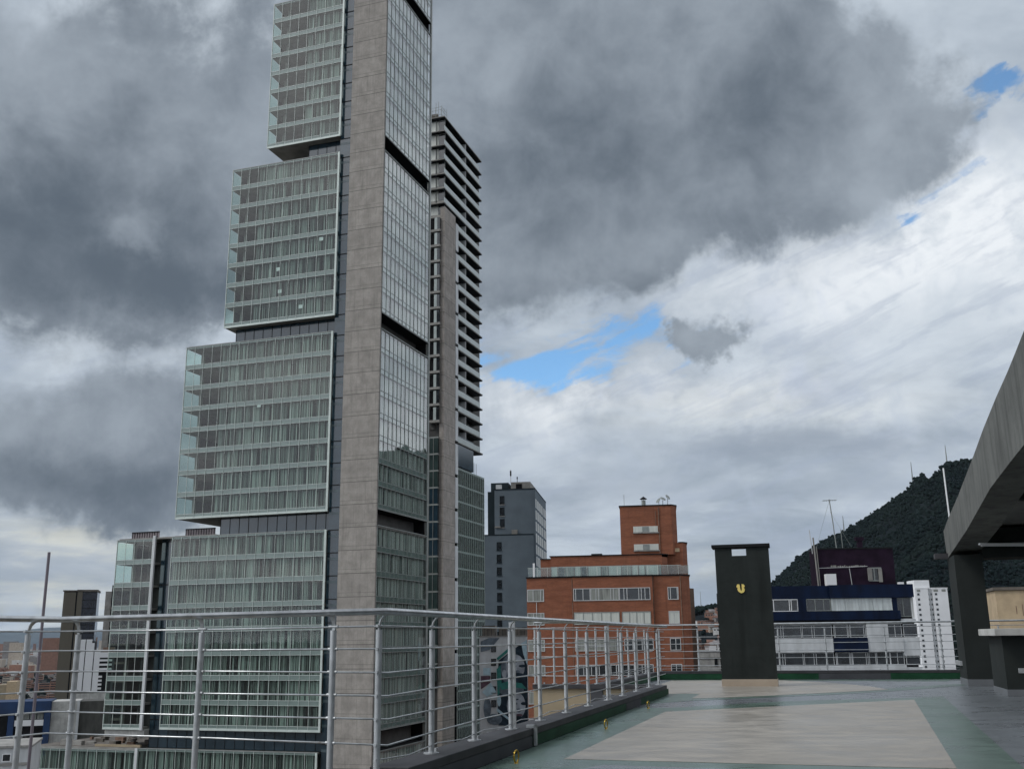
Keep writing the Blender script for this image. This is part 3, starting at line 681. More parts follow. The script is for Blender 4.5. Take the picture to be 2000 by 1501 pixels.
# roof screens on the lower boxes
for (xa, xb, z0, z1) in [(-38.9, -34.3, 15.55, 16.6), (-29.9, -25.1, 15.7, 16.7)]:
    s = MB(); s.box(xa, xb, 1.0, 1.06, z0 + .1, z1, 0)
    x = xa
    while x < xb: s.box(x, x + .06, .93, .999, z0 + .1, z1, 1); x += .42
    s.box(xa, xb, .9, 1.1, z1 - .02, z1 + .1, 1); s.build('roof_screen', [mat('screen_slats', (.20, .17, .18), .6), M['black']], T1)
MB().box(-40.2, -31.3, .0, 16, 15.5, 15.72).box(-31.1, -24.5, 0.2, 16, 15.66, 15.8).box(-30.8, -23.7, .1, 16, 43.02, 43.2).box(-24.6, -12.9, .1, 16, 70.12, 70.3).box(-52, -34.9, 0.1, 16, -12.58, -12.3).build('roof_ledge', M['soffit'], T1)
# gap on the low left with a grey parapet and soffits
MB().box(-40.3, -33.9, .2, 14, -10.9, -9.97).build('soffit', M['conc_pale'], T1)
# right-hand face boxes
def side_block(y0, y1, z0, z1, rows, npan, seed):
    p = (z1 - z0 - .25) / rows; w = (y1 - y0) / npan
    B_ = MB()
    for i in range(rows + 1): B_.box(-3, -.08, y0, y1, z0 + i * p, z0 + i * p + .25, 0)
    B_.box(-2.0, -1.9, y0, y1, z0, z1, 1)
    B_.box(-.1, .10, y0, y1 + .1, z0 - .03, z0 + .1, 2); B_.box(-.1, .10, y0, y1 + .1, z1 - .05, z1 + .06, 2)
    blk = B_.build('glazed_side', [M['soffit'], M['interior'], M['alu_dark']], T1)
    mm = MB()
    for k in range(0, npan + 1): mm.box(.012, .07, y0 + k * w - .035, y0 + k * w + .035, z0 + .1, z1 - .05)
    mm.build('mullions', M['alu_dark'], blk)
    for i in range(rows):
        zf = z0 + .25 + i * p
        sp = MB(); sp.box(-.05, .004, y0, y1, zf - .25, zf + .45, 0); sp.box(.004, .05, y0, y1, zf + .42, zf + .50, 1); sp.box(.004, .05, y0, y1, zf - .28 if i else zf - .1, zf - .2 if i else zf - .04, 1)
        sp.build('spandrel', [M['side_spandrel'], M['alu_dark']], blk)
        g = MB(); g.quad((.010, y0, zf - .25), (.010, y1, zf - .25), (.010, y1, zf + p - .25), (.010, y0, zf + p - .25)); g.build('ribbon_window', M['glass_side'], blk)
        cb = MB(); tmp = MB(); curtains(tmp, y0, y1, zf + .45, zf + p - .28, 0.0, seed * 50 + i, npan, pale=.6)
        cb.v = [(-.4 + q[1], q[0], q[2]) for q in tmp.v]; cb.f = tmp.f; cb.mi = [0 if m_ < 1 else 1 for m_ in tmp.mi]; cb.sm = tmp.sm
        cb.build('curtain', [M['curt_side'], M['curt_side2']], blk)
M['side_spandrel'] = mat('side_spandrel_glass', (0.20, 0.25, 0.235), 0.3, var=0.1, scale=0.4)
for (z0, z1, sd) in [(-9.7, 15.95, 1), (18.07, 42.8, 2), (45.1, 69.45, 3), (71.75, 97.7, 4), (100.0, 125, 5), (-37, -12.2, 6)]:
    side_block(.36, 16.62, z0, z1, 8, 12, sd)
MB().box(-.25, .10, 16.64, 17.05, GZ, 126).build('edge_fin', M['alu_dark'], T1)
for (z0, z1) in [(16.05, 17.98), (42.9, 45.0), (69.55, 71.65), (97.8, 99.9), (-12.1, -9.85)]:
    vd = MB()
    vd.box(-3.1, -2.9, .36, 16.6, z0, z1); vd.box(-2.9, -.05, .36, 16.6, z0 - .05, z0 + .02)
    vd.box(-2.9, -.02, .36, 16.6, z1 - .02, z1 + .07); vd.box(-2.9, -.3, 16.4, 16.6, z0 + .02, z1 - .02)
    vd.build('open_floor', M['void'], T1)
r = random.Random(3); q = MB()
for k in range(30): x, y = r.uniform(-51, -35.5), r.uniform(.8, 14); q.box(x, x + r.uniform(.3, 1.6), y, y + r.uniform(.3, 1.2), -12.3, -12.3 + r.uniform(.15, .8), r.choice((0, 0, 1, 2)))
q.box(-51.5, -34.5, 15.6, 16.2, -12.3, -11.5, 0); q.box(-42, -34.6, .5, .8, -12.3, -11.95, 3)
q.build('roof_clutter', [M['roof_brown'], M['rust'], M['soffit'], M['tan']], T1)
MB().box(-51.8, -34.5, .3, 16.2, -12.299, -12.25).build('roof_felt', M['roof_brown'], T1)
# paper notices on a few panes
for (u, z) in [(9.5, 57.0), (16.3, 53.3), (15.9, 49.9), (18.4, 33.4), (12.4, 47.2)]:
    MB().box(-u - .3, -u + .3, -.11, -.10, z - .25, z + .28).build('notice', M['white'], T1)
# plant on the low roof, and podium
MB().box(-60, 2, 2.5, 30, GZ, -37.2).build('podium', M['conc'], T1)

# ================================================================== SECOND TOWER WITH BALCONIES
T2 = root('balcony_tower', (-12.30, 179.58, 0), 18.3702, 'second tower behind, with stacked balconies and a concrete strip', 'tower')
MB().box(-14, -2.0, .5, 24, 38, 100).box(-14, -.3, 0.9, 5.5, GZ, 80.6).build('tower_body', M['interior'], T2)
MB().box(-.9, 0, 0, 5.45, GZ, 80.8).build('concrete_strip', concrete_mat('strip_concrete', (.30, .275, .25), joint=2.99), T2)
zs = [99.4 - 2.985 * k for k in range(0, 22)]
for i, z in enumerate(zs):
    ya = -.44 if z > 80.9 else 6.9
    s = MB(); s.box(-5, .05, ya, 20.2, z - .16, z, 0); s.box(-5, .0, ya + .05, 20.18, z - .30, z - .162, 1)
    sl = s.build('balcony_slab', [M['soffit'], M['black']], T2)
    if i:
        q = MB(); q.box(.0, .05, ya, 18.6, z + .02, z + 1.0, 0); q.box(-2, .0, 18.6, 18.66, z + .02, z + 1.15, 0)
        q.build('balustrade', M['bal_glass'], sl)
        wv = MB(); y = ya + .6; r = random.Random(i)
        while y < 18: 
            d = r.uniform(.9, 2.0); wv.box(-1.99, -1.93, y, y + d * .8, z + .02, z + 2.55, 0 if r.random() < .65 else 1); y += d + .2
        wv.build('balcony_window', [M['win'], M['win_curt']], sl)
        MB().box(-1.9, -.1, 11.2, 11.35, z, z + 2.65).build('divider', M['white_dirty'], sl)
for k in range(14):     # white end panels beside the concrete strip
    z = 79.6 - k * 6.2
    MB().box(-.6, .06, 5.52, 6.85, z - 5.6, z).build('white_panel', M['white_dirty'], T2)
MB().box(-2, -.5, 5.46, 6.9, GZ, 80.7).build('joint_recess', M['void'], T2)
# front face: bright windows above, bay windows in the dark slot below
for k in range(7):
    z = 99.0 - 2.87 * k
    f = MB(); f.box(-9, .0, .30, .5, z - 2.9, z - 2.45, 0); f.box(-9, -.2, .42, .5, z - 2.45, z, 2); f.box(-1.4, -.25, .38, .419, z - 2.35, z - .2, 1); f.box(-4.0, -1.55, .38, .419, z - 2.35, z - .2, 3)
    f.build('front_window', [M['conc'], M['win'], M['alu_dark'], M['win_pale']], T2)
MB().box(-9, -.9, .6, .9, GZ, 80.7).build('slot_wall', mat('slot_wall', (.05, .05, .048), .9), T2)
for k in range(13):
    z = 78.6 - 3.05 * k
    f = MB(); f.box(-2.9, -.75, -.55, .6, z - 2.9, z - 2.45, 0); f.box(-2.9, -2.0, -.1, .58, z - 2.45, z - .1, 1); f.box(-1.9, -1.35, -.45, .58, z - 2.45, z - .1, 2); f.box(-1.35, -.85, -.4, .58, z - 2.45, z - .1, 3)
    f.build('bay_window', [M['conc'], M['void'], M['bal_glass'], M['win']], T2)
for k in range(14):
    z = 36.5 - 3.0 * k
    f = MB(); f.box(-3.2, -.95, -.5, .6, z - 3.0, z - .28, 0); f.box(-3.25, -.9, -.55, .6, z - .28, z, 1)
    for x in (-2.6, -1.8): f.box(x, x + .06, -.56, -.5, z - 3, z - .28, 1)
    f.build('front_window', [M['blue_glass'] if k in (3, 4, 5, 6) else M['green_glass'], M['alu_dark']], T2)
# lower glazed part
MB().box(-14, 0.4 - .5, 7.0, 15.3, 32.3, 38.0).build('plant_floor', M['blue_glass'], T2)
pd = MB(); pd.box(-14, -.25, 7.0, 21.0, GZ, 32.0, 0)
pb = pd.build('glazed_podium', [M['interior_dark']], T2)
for k in range(28):
    z = 32.0 - 3.02 * k
    g = MB(); g.box(-.25, -.02, 7.0, 21.0, z - .35, z, 0)
    for j in range(0, 15): g.box(-.2, .03, 7.0 + j * .995, 7.06 + j * .995, z - 3.0, z, 1)
    g.box(-.3, -.24, 7.05, 20.9, z - 3.0, z - .36, 2)
    so = g.build('spandrel', [M['side_spandrel'], M['alu'], M['curt_dark']], pb)
    q = MB(); q.quad((-.012, 7.0, z - 3.0), (-.012, 21.0, z - 3.0), (-.012, 21.0, z - .35), (-.012, 7.0, z - .35)); q.build('ribbon_window', M['glass_side'], pb)
# roof clutter: stair housing and scaffold
rf = MB(); rf.sideprism([(.5, 99.4), (3.0, 99.4), (3.0, 99.8), (.9, 100.9)], -7, -2.0); rf.build('roof_housing', M['roof_brown'], T2)
sc = MB()
for y in (.6, 1.8, 3.2): 
    for x in (-3.4, -2.2, -1.0): sc.tube([(x, y, 99.4), (x, y, 102.2 + rnd.random() * 2)], .045, 5)
for z in (100.4, 101.4, 102): sc.tube([(-3.4, .6, z), (-1.0, .6, z + .1)], .035, 5); sc.tube([(-1.0, .6, z), (-1.0, 3.2, z)], .035, 5)
sc.build('roof_scaffold', M['alu_dark'], T2)
for y in (16.5, 18, 19.2): MB().tube([(-1, y, 32.0), (-1, y, 34.6)], .05, 5).build('roof_mast', M['alu_dark'], T2)
# ================================================================== OTHER BUILDINGS
def win(par, x0, x1, z0, z1, y, bars=(), pane='win', frame='frame', fw_=.07, mid=False, depth=.12):
    """window of a front wall (facing -y) whose face is at y: frame with glazing bars, pane set back"""
    f = MB()
    f.box(x0, x1, y - .05, y + .02, z1 - fw_, z1); f.box(x0, x1, y - .07, y + .02, z0, z0 + fw_)
    for x in [x0] + [x0 + (x1 - x0) * t_ for t_ in bars] + [x1 - fw_]: f.box(x, x + fw_, y - .045, y + .02, z0 + fw_, z1 - fw_)
    if mid: f.box(x0 + fw_, x1 - fw_, y - .04, y + .02, (z0 + z1) / 2 - .03, (z0 + z1) / 2 + .03)
    o_ = f.build('window', M[frame], par)
    MB().box(x0 + .01, x1 - .01, y - .012, y - .004, z0 + .01, z1 - .01).build('pane', M[pane], o_)
    return o_
def winx(par, y0, y1, z0, z1, x, bars=(), pane='win', frame='white', fw_=.1):
    f = MB()
    f.box(x - .02, x + .05, y0, y1, z1 - fw_, z1); f.box(x - .02, x + .07, y0, y1, z0, z0 + fw_)
    for y in [y0] + [y0 + (y1 - y0) * t_ for t_ in bars] + [y1 - fw_]: f.box(x - .02, x + .045, y, y + fw_, z0 + fw_, z1 - fw_)
    o_ = f.build('window', M[frame], par)
    MB().box(x + .004, x + .012, y0 + .01, y1 - .01, z0 + .01, z1 - .01).build('pane', M[pane], o_)
    return o_

# ---- brick block
BR = root('brick_building', (1.38, 114.99, 0), 8, 'orange brick apartment block with a stair tower and a glass-fenced roof terrace', 'apartment block')
b = MB()
b.prism([(-.02, 0), (5.1, 0), (5.1, -.35), (13.75, -.35), (13.75, 0), (16.9, 0), (17.75, 1.1), (17.75, 16), (-.02, 16)], GZ, 7.78)
b.build('wall', M['brick'], BR)
MB().prism([(-.1, -.1), (5.0, -.1), (5.0, -.45), (13.85, -.45), (13.85, -.1), (16.95, -.1), (17.85, 1.05), (17.85, 16.1), (-.1, 16.1)], 7.79, 7.93).build('coping', M['black'], BR)
MB().prism([(1.35, 1.9), (2.5, 1.9), (2.5, 1.5), (14.9, 1.5), (15.5, 2.4), (15.5, 15), (1.35, 15)], 7.94, 9.95).box(2.52, 14.9, 1.52, 14.8, 9.951, 10.2).build('penthouse_wall', M['brick'], BR)
MB().box(1.3, 2.45, 1.8, 15.1, 9.952, 10.03).prism([(2.4, 1.42), (14.95, 1.42), (15.6, 2.36), (15.6, 15.1), (2.4, 15.1)], 10.205, 10.3).box(7.1, 8.3, 1.6, 2.6, 10.305, 10.45).build('coping', M['black'], BR)
MB().prism([(10.4, 3.0), (16.2, 3.0), (16.75, 3.9), (16.75, 12), (10.4, 12)], 10.31, 15.78).build('stair_tower', M['brick'], BR)
MB().prism([(10.3, 2.92), (16.24, 2.92), (16.84, 3.86), (16.84, 12.1), (10.3, 12.1)], 15.785, 15.9).build('coping', M['black'], BR)
MB().prism([(15.55, 3.4), (17.25, 3.4), (17.75, 4.3), (17.75, 14), (15.55, 14)], 7.94, 11.6).build('stair_wall', M['brick'], BR)
MB().prism([(16.8, 3.34), (17.3, 3.34), (17.84, 4.26), (17.84, 14.1), (16.8, 14.1)], 11.605, 11.7).build('coping', M['black'], BR)
MB().prism([(17.2, .6), (17.76, 1.32), (17.77, 14), (17.756, 14)], GZ, 7.77).prism([(17.78, 4), (18.3, 5), (18.3, 15.9), (17.78, 15.9)], GZ, 6.6).build('side_pilaster', M['brick_dark'], BR)
for (z0, z1) in [(12.85, 13.5), (10.85, 11.5)]:
    zz0, zz1 = z0, z1
    MB().box(11.85, 14.6, 2.93, 2.995, zz0, zz1).build('slit_window_frame', M['win_pale'], BR)
    MB().box(12.85, 13.6, 2.90, 2.928, zz0 + .04, zz1 - .04).build('louvre', M['alu_dark'], BR)
    MB().box(11.8, 14.7, 2.86, 2.99, zz0 - .14, zz0 - .02).build('sill', M['conc'], BR)
MB().tube([(14.75, 2.93, 15.6), (14.75, 2.93, 10.35)], .05, 6).tube([(14.4, 2.95, 15.2), (14.4, 2.95, 13.6)], .03, 6).build('drainpipe', M['rust'], BR)
MB().box(15.9, 16.9, 3.33, 3.396, 10.6, 11.0).build('patch', M['ochre'], BR)
# penthouse glazing and balustrade
x = 2.6; r = random.Random(4)
while x < 14.6:
    d = r.choice((.75, 1.1, 1.5)); d = min(d, 14.8 - x)
    k = r.choice(('win_pale', 'win_curt', 'win_pale', 'win'))
    win(BR, x, x + d - .06, 7.96, 9.1, 1.48, pane=k, frame='alu_dark', fw_=.05); x += d
gb = root('glass_balustrade', (1.38, 114.99, 7.93), 8, 'pale glass balustrade along the roof terrace of the brick block', 'balustrade')
x = .15
while x < 16.9:
    yy = -.3 if 5.0 < x < 13.6 else .05
    MB().box(x, x + 1.02, yy, yy + .02, .03, .95).build('glass_panel', M['pane_clear'], gb); MB().box(x + 1.03, x + 1.07, yy - .01, yy + .04, 0, 1.02).build('upright', M['alu'], gb); x += 1.1
MB().box(.1, 5.0, .03, .09, .96, 1.0).box(5.0, 13.7, -.32, -.26, .96, 1.0).box(13.7, 16.9, .03, .09, .96, 1.0).build('hand_rail', M['alu'], gb)
MB().box(.7, .9, -.02, .2, 0, 1.5).build('end_post', M['white'], gb)
# windows of the street front
for zt, zb, kinds in [(6.58, 5.25, 0), (4.05, 2.72, 1), (1.22, -.04, 2), (-1.45, -2.6, 3), (-4.2, -5.5, 1), (-7, -8.2, 0), (-9.7, -11, 2)]:
    win(BR, .02, 1.88, zb, zt, 0, (.34, .78), 'win_curt')
    if kinds == 0:
        win(BR, 5.15, 7.0, zb, zt, -.35, (.12, .55), 'win'); win(BR, 7.02, 10.12, zb, zt, -.35, (.18, .28, .7, .8), 'win_curt'); win(BR, 10.14, 13.48, zb, zt, -.35, (.14, .24, .62, .7, .82), 'win')
    elif kinds == 1:
        win(BR, 5.15, 10.1, zb, zt, -.35, (.2, .4, .6, .8), 'win_pale', 'alu_dark'); win(BR, 10.35, 13.45, zb, zt, -.35, (.25, .5, .75), 'win_pale', 'alu_dark')
    elif kinds == 2:
        win(BR, 5.2, 8.5, zb, zt, -.35, (.3, .65), 'win_curt', mid=True); win(BR, 8.9, 10.3, zb, zt, -.35, (.5,), 'win_curt', 'alu_dark'); win(BR, 10.5, 13.6, zb, zt, -.35, (.28, .42, .6, .8), 'win', mid=True)
    else:
        win(BR, 5.2, 13.5, zb, zt, -.35, (.1, .2, .3, .45, .52, .6, .68, .75, .85, .92), 'win')
    win(BR, 15.35, 16.5, zb, zt, 0, (.5,) if kinds == 2 else (.22, .85) if kinds == 0 else (.45,), 'win_pale' if kinds == 1 else 'win', mid=(kinds == 2))
for x in (5.02, 13.8, 16.75): MB().tube([(x, -.06, 7.7), (x, -.06, -20)], .05, 6).build('drainpipe', M['rust'], BR)
MB().tube([(1.05, -.09, 5.2), (1.05, -.09, -9)], .03, 6).build('cable', M['white_dirty'], BR)
ch = root('chimney', (1.38 + 13.1 * math.cos(math.radians(8)) + 5 * math.sin(math.radians(8)), 114.99 - 13.1 * math.sin(math.radians(8)) + 5 * math.cos(math.radians(8)), 15.9), 8, 'round metal chimney with a conical hat on the brick stair tower', 'chimney')
MB().tube([(0, 0, 0), (0, 0, .78)], .24, 14).build('flue', M['alu_dark'], ch)
MB().lathe([(.001, 1.25), (.42, .95), (.42, .92), (.001, .98)], n=16).build('hat', M['black'], ch)
MB().tube([(.2, 0, .7), (.2, 0, 1.0)], .02, 5).tube([(-.2, 0, .7), (-.2, 0, 1.0)], .02, 5).tube([(0, .2, .7), (0, .2, 1.0)], .02, 5).build('struts', M['black'], ch)
def L8(x, y, z): t = math.radians(8); return (1.38 + x * math.cos(t) + y * math.sin(t), 114.99 - x * math.sin(t) + y * math.cos(t), z)
for i, (x, tilt, lb) in enumerate([(14.85, -.9, 'left dark satellite dish of the three on the brick stair tower'), (15.3, .5, 'middle dark satellite dish of the three on the brick stair tower'), (15.85, .9, 'right dark satellite dish, highest of the three on the brick stair tower')]):
    d = root('satellite_dish', L8(x, 4.2, 15.88), 8, lb, 'satellite dish', 'dishes on the stair tower')
    MB().tube([(0, 0, 0), (0, 0, .5 + .15 * i)], .035, 6).build('stand', M['alu_dark'], d)
    q = MB().lathe([(.001, 0), (.2, .025), (.34, .08), (.34, .06), (.2, .01), (.001, -.02)], n=16).build('reflector', M['alu_dark'], d)
    q.location = (0, 0, .6 + .18 * i); q.rotation_euler = (.5, tilt, 0)
a_ = tag(MB().tube([(0, 0, 0), (0, 0, 1.4)], .025, 5).build('whip_antenna', M['alu_dark']), 'thin whip antenna at the left corner of the brick stair tower', 'antenna'); a_.location = L8(10.9, 4, 15.88)

# ---- slate block
GR = root('slate_building', (4.13, 214.96, 0), 7.4, 'slate blue-grey block with one column of dark windows', 'office block')
MB().box(-14, -.02, 0, 24, GZ, 22.35).build('lower_wall', M['slate'], GR)
MB().box(-8.25, 0, .35, 23.5, 22.36, 31.95).box(-.019, .4, .3, 23.5, GZ, 31.95).build('upper_wall', M['slate'], GR)
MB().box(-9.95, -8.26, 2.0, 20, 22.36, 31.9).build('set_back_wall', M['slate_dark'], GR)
MB().box(-14.02, .03, -.04, .3, 22.36, 22.6).box(-8.3, .45, .28, .6, 31.96, 32.2).box(.2, .45, .6, 23.6, 31.96, 32.2).build('coping', M['slate_dark'], GR)
MB().box(-9.4, -5.6, 3, 9, 31.91, 33.9).build('plant_room', M['slate_dark'], GR)
MB().box(-5.0, -.8, 2.5, 12, 31.96, 33.9).build('lift_room', M['soffit'], GR)
MB().box(-3.9, -2.6, 2.44, 2.499, 32.5, 33.5).build('vent_opening', M['void'], GR)
MB().box(-8.1, -6.9, 1.5, 2.2, 32.0, 33.3).build('tank', M['white_dirty'], GR)
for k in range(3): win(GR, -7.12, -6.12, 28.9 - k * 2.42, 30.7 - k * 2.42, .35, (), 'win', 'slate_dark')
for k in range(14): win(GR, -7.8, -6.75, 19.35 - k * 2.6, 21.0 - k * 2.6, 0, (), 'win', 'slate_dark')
for k in range(3): MB().box(-7.2, -6.05, .22, .34, 28.75 - k * 2.42, 28.9 - k * 2.42).build('sill', M['soffit'], GR)
for k in range(14): MB().box(-7.85, -6.7, -.12, -.01, 19.2 - k * 2.6, 19.34 - k * 2.6).build('sill', M['slate_dark'], GR)
MB().box(-4.6, -3.4, .05, .34, 22.6, 23.5).box(-8.2, -7.0, .1, .34, 24.0, 24.3).build('air_conditioner', M['soffit'], GR)
for k in range(12):
    for j, (y0, y1) in enumerate([(1.0, 2.9), (4.4, 7.2), (8.4, 11.2), (12.6, 15.4), (17.4, 19.6), (20.6, 22.4)]):
        winx(GR, y0, y1, 28.15 - k * 2.42, 30.0 - k * 2.42, .4, (.5,), 'win_pale', 'white', .16)
an = root('roof_antenna', (0, 0, 0), 0, 'rooftop antenna pole with stub aerials on the slate block', 'antenna')
t_ = math.radians(7.4); an.location = (4.13 - 5.2 * math.cos(t_) + 4 * math.sin(t_), 214.96 + 5.2 * math.sin(t_) + 4 * math.cos(t_), 33.9)
MB().tube([(0, 0, 0), (0, 0, 3.0)], .07, 6).build('pole', M['white_dirty'], an); MB().tube([(0, 0, 1.6), (0, 0, 2.7)], .17, 8).build('aerial', M['black'], an)
MB().tube([(1.4, 0, 0), (1.4, 0, 1.4)], .06, 6).tube([(1.4, 0, .9), (1.4, 0, 1.35)], .13, 6).build('aerial', M['black'], an)

# ---- mural block
MU = root('mural_building', (-4.57, 164.94, 0), 7.4, 'low white block whose end wall carries a painted mural of two faces', 'building')
MB().box(-1, 6.5, 0, 20, GZ, 1.66).build('wall', M['white_dirty'], MU)
MB().box(6.505, 7.0, .4, 20, GZ, 1.5).build('side_wall', M['brick_dark'], MU)
MB().box(-1.1, 6.6, -.1, .2, 1.665, 1.85).build('coping', M['soffit'], MU)
rr = MB(); r = random.Random(8)
for k in range(13): rr.box(-.9 + k * .58, -.84 + k * .58, .3, .36, 1.85, 3.0)
rr.box(-1, 6.5, .3, .36, 2.95, 3.02); rr.build('roof_fence', M['black'], MU)
MB().box(-.8, 1.2, 1.5, 4, 1.86, 3.4).box(1.9, 3.1, 1.2, 3, 1.86, 2.9).box(4.2, 6.2, 2.5, 5, 1.86, 3.1).build('roof_sheds', M['roof_brown'], MU)
for k in range(6): 
    win(MU, .82, 1.62, -.62 - k * 2.05, .42 - k * 2.05, -.02, (), 'win', 'black')
def poly(mb_, pts, mi, y): mb_.add([(x, y, z) for x, z in pts], [tuple(range(len(pts)))], mi)
mu = MB()
def ell(cx, cz, rx, rz, n=18, a0=0, a1=2 * math.pi, rot=0):
    o_ = []
    for k in range(n + 1):
        a = a0 + (a1 - a0) * k / n; x, z = rx * math.cos(a), rz * math.sin(a)
        o_.append((cx + x * math.cos(rot) - z * math.sin(rot), cz + x * math.sin(rot) + z * math.cos(rot)))
    return o_
Y = -.06
poly(mu, [(2.0, -1.9), (6.48, 1.2), (6.48, -11.5), (1.9, -11.5), (1.75, -6)], 0, Y)
poly(mu, [(1.7, -1.55), (4.6, .75), (4.9, .5), (1.9, -1.9)], 2, Y - .01)
poly(mu, [(-.4, -3.0), (.75, -3.0), (.75, -4.1), (-.4, -4.1)], 3, Y - .01)
poly(mu, [(-.6, -6.6), (.75, -5.2), (1.65, -6.6), (.2, -7.3)], 3, Y - .01)
poly(mu, [(-.8, -4.2), (.7, -4.2), (.7, -5.2), (-.8, -6.2)], 4, Y - .01)
poly(mu, ell(4.1, -3.3, 1.75, 2.4), 1, Y - .02)
poly(mu, ell(4.6, -2.9, 1.5, 1.9), 5, Y - .03)
poly(mu, ell(4.15, -2.75, .62, .24), 0, Y - .04); poly(mu, ell(4.2, -2.75, .2, .17), 1, Y - .05); poly(mu, ell(4.1, -2.2, .8, .14, rot=.12), 0, Y - .04)
poly(mu, ell(5.7, -2.75, .55, .22), 0, Y - .04); poly(mu, ell(5.0, -3.6, .35, .25), 1, Y - .04)
poly(mu, ell(4.9, -4.5, 1.4, .75), 0, Y - .05)
poly(mu, ell(2.9, -3.9, .35, .6), 5, Y - .04)
poly(mu, ell(4.0, -6.3, 1.9, 1.1), 1, Y - .06)
poly(mu, ell(4.4, -9.0, 1.9, 2.6), 0, Y - .06)
poly(mu, ell(4.7, -8.6, 1.45, 2.0), 5, Y - .07)
poly(mu, ell(4.3, -8.3, .6, .26), 0, Y - .08); poly(mu, ell(4.35, -8.3, .24, .2), 3, Y - .085); poly(mu, ell(4.35, -8.3, .12, .12), 0, Y - .09); poly(mu, ell(4.3, -7.75, .8, .15, rot=.1), 0, Y - .08)
poly(mu, ell(5.9, -8.3, .5, .24), 0, Y - .08); poly(mu, ell(5.1, -9.3, .3, .3), 1, Y - .08); poly(mu, ell(5.1, -10.0, .55, .2), 6, Y - .08)
poly(mu, ell(4.8, -10.8, 1.6, .7), 0, Y - .09)
poly(mu, [(1.7, -8.9), (1.68, -9.4), (3.9, -11.0), (4.1, -10.8)], 3, Y - .1)
poly(mu, ell(2.05, -7.9, .3, .8), 3, Y - .08); poly(mu, ell(.2, -9, .6, 1.6), 1, Y - .02); poly(mu, ell(1.3, -10.6, 1.2, .8), 1, Y - .025)
poly(mu, [(-.8, 1.0), (.5, 1.5), (2.2, 1.5), (.6, -.3), (-.8, -.6)], 1, Y - .005)
poly(mu, [(1.7, -3.2), (2.3, -2.6), (2.5, -6.4), (1.8, -7.2)], 2, Y - .02)
poly(mu, [(5.6, .6), (6.45, 1.15), (6.45, -2.6), (5.9, -1.0)], 3, Y - .015)
poly(mu, [(2.2, -5.4), (3.4, -5.0), (5.6, -5.3), (6.4, -6.2), (4.4, -5.9), (2.4, -6.3)], 2, Y - .065)
mu.build('mural', [M['mural_dark'], M['mural_mid'], M['teal'], M['pale_blue'], M['mural_lip'], M['mural_skin'], M['mural_lip']], MU)

# ---- pale stone low block between brick and slab
BL = root('pale_low_building', (25.02, 147.9, 0), 8, 'low beige stone building with a rooftop cabinet right of the brick block', 'building')
MB().box(-.6, 8, 0, 12, GZ, -.7).build('wall', M['conc_pale'], BL)
MB().box(-.7, 8.1, -.1, 12, -.695, -.6).box(-.7, 8.1, -.12, -.01, -1.6, -1.45).build('band', M['soffit'], BL)
win(BL, -.05, .5, -2.6, -1.5, 0, (), 'win', 'soffit'); win(BL, 2.7, 3.25, -2.65, -1.55, 0, (), 'win', 'soffit'); win(BL, 4.7, 5.4, -2.65, -1.55, 0, (), 'win', 'soffit')
MB().box(2.15, 3.1, .5, 1.4, -.59, .05).build('roof_cabinet', M['white'], BL)
MB().tube([(3.35, .5, -.6), (3.35, .5, .15), (3.2, .5, .3), (3.0, .5, .3)], .07, 8).build('roof_pipe', M['white'], BL)

# ---- blue banded block
BB = root('blue_banded_building', (28.09, 114.61, 0), 2, 'office block of navy blue and white bands with strip windows', 'office block')
MB().box(-3.5, 15.4, .35, 15, GZ, 6.5).build('core', M['interior_dark'], BB)
bd = MB(); bd.box(-3.5, 6.4, .3, 1, 5.25, 6.62).box(6.42, 15.5, -.1, .7, 5.25, 6.66).box(-3.5, 13.88, -.1, .6, 2.93, 3.86).box(6.45, 10.1, -.12, .4, -.4, 1.02)
bd.box(2.95, 3.85, .05, .5, 3.87, 5.24).box(13.15, 13.7, .1, .6, 3.87, 5.24); bd.build('navy_band', M['navy'], BB)
wb_ = MB(); wb_.box(-3.5, 6.4, -.02, .4, -.45, 1.0).box(10.12, 13.9, -.02, .4, -.45, 1.0).box(13.92, 15.7, .1, .4, -.9, 1.02).box(13.9, 15.5, .05, .4, 2.72, 2.98).box(10.12, 12.4, -.02, .4, 1.02, 2.45)
for z in (-3.3, -6.2, -9.1, -12): wb_.box(-3.5, 14.0, -.02, .4, z, z + 1.45).box(14.05, 15.7, .1, .4, z - .3, z + 1.2)
wb_.box(-3.5, 14.0, .0, .4, 2.5, 2.72); wb_.build('white_band', M['white_dirty'], BB)
win(BB, -2.4, 2.95, 3.9, 5.2, .2, (.5, .82, .86), 'win', 'white'); win(BB, 3.87, 6.5, 3.9, 5.2, .2, (.35, .7), 'win', 'alu_dark'); win(BB, 13.72, 15.2, 3.2, 5.2, .3, (.4,), 'win', 'alu_dark')
for k, (x0, x1) in enumerate([(6.55, 8.0), (8.02, 9.5), (9.52, 11.0), (11.02, 12.05), (12.07, 13.12)]): win(BB, x0, x1, 3.9, 5.22, .12, (), 'blind', 'blind', .03)
win(BB, 15.22, 15.5, 3.0, 5.2, .3, (), 'win_pale', 'white')
for z0, z1 in [(1.06, 2.44), (-1.82, -.5), (-4.7, -3.4), (-7.6, -6.3)]:
    for (x0, x1, br_) in [(-2.6, -.1, (.5,)), (0, 3.1, (.28, .36)), (3.2, 6.4, (.32, .4)), (6.6, 8.2, (.08, .9)), (8.3, 10.05, (.05, .86)), (12.42, 13.9, (.5,)), (14.1, 15.6, ())]: win(BB, x0, x1, z0, z1, .25, br_, 'win', 'white_dirty', .05)
    if z0 < 0: win(BB, 10.15, 12.4, z0, z1, .25, (.3, .36, .8), 'win', 'white_dirty', .05)
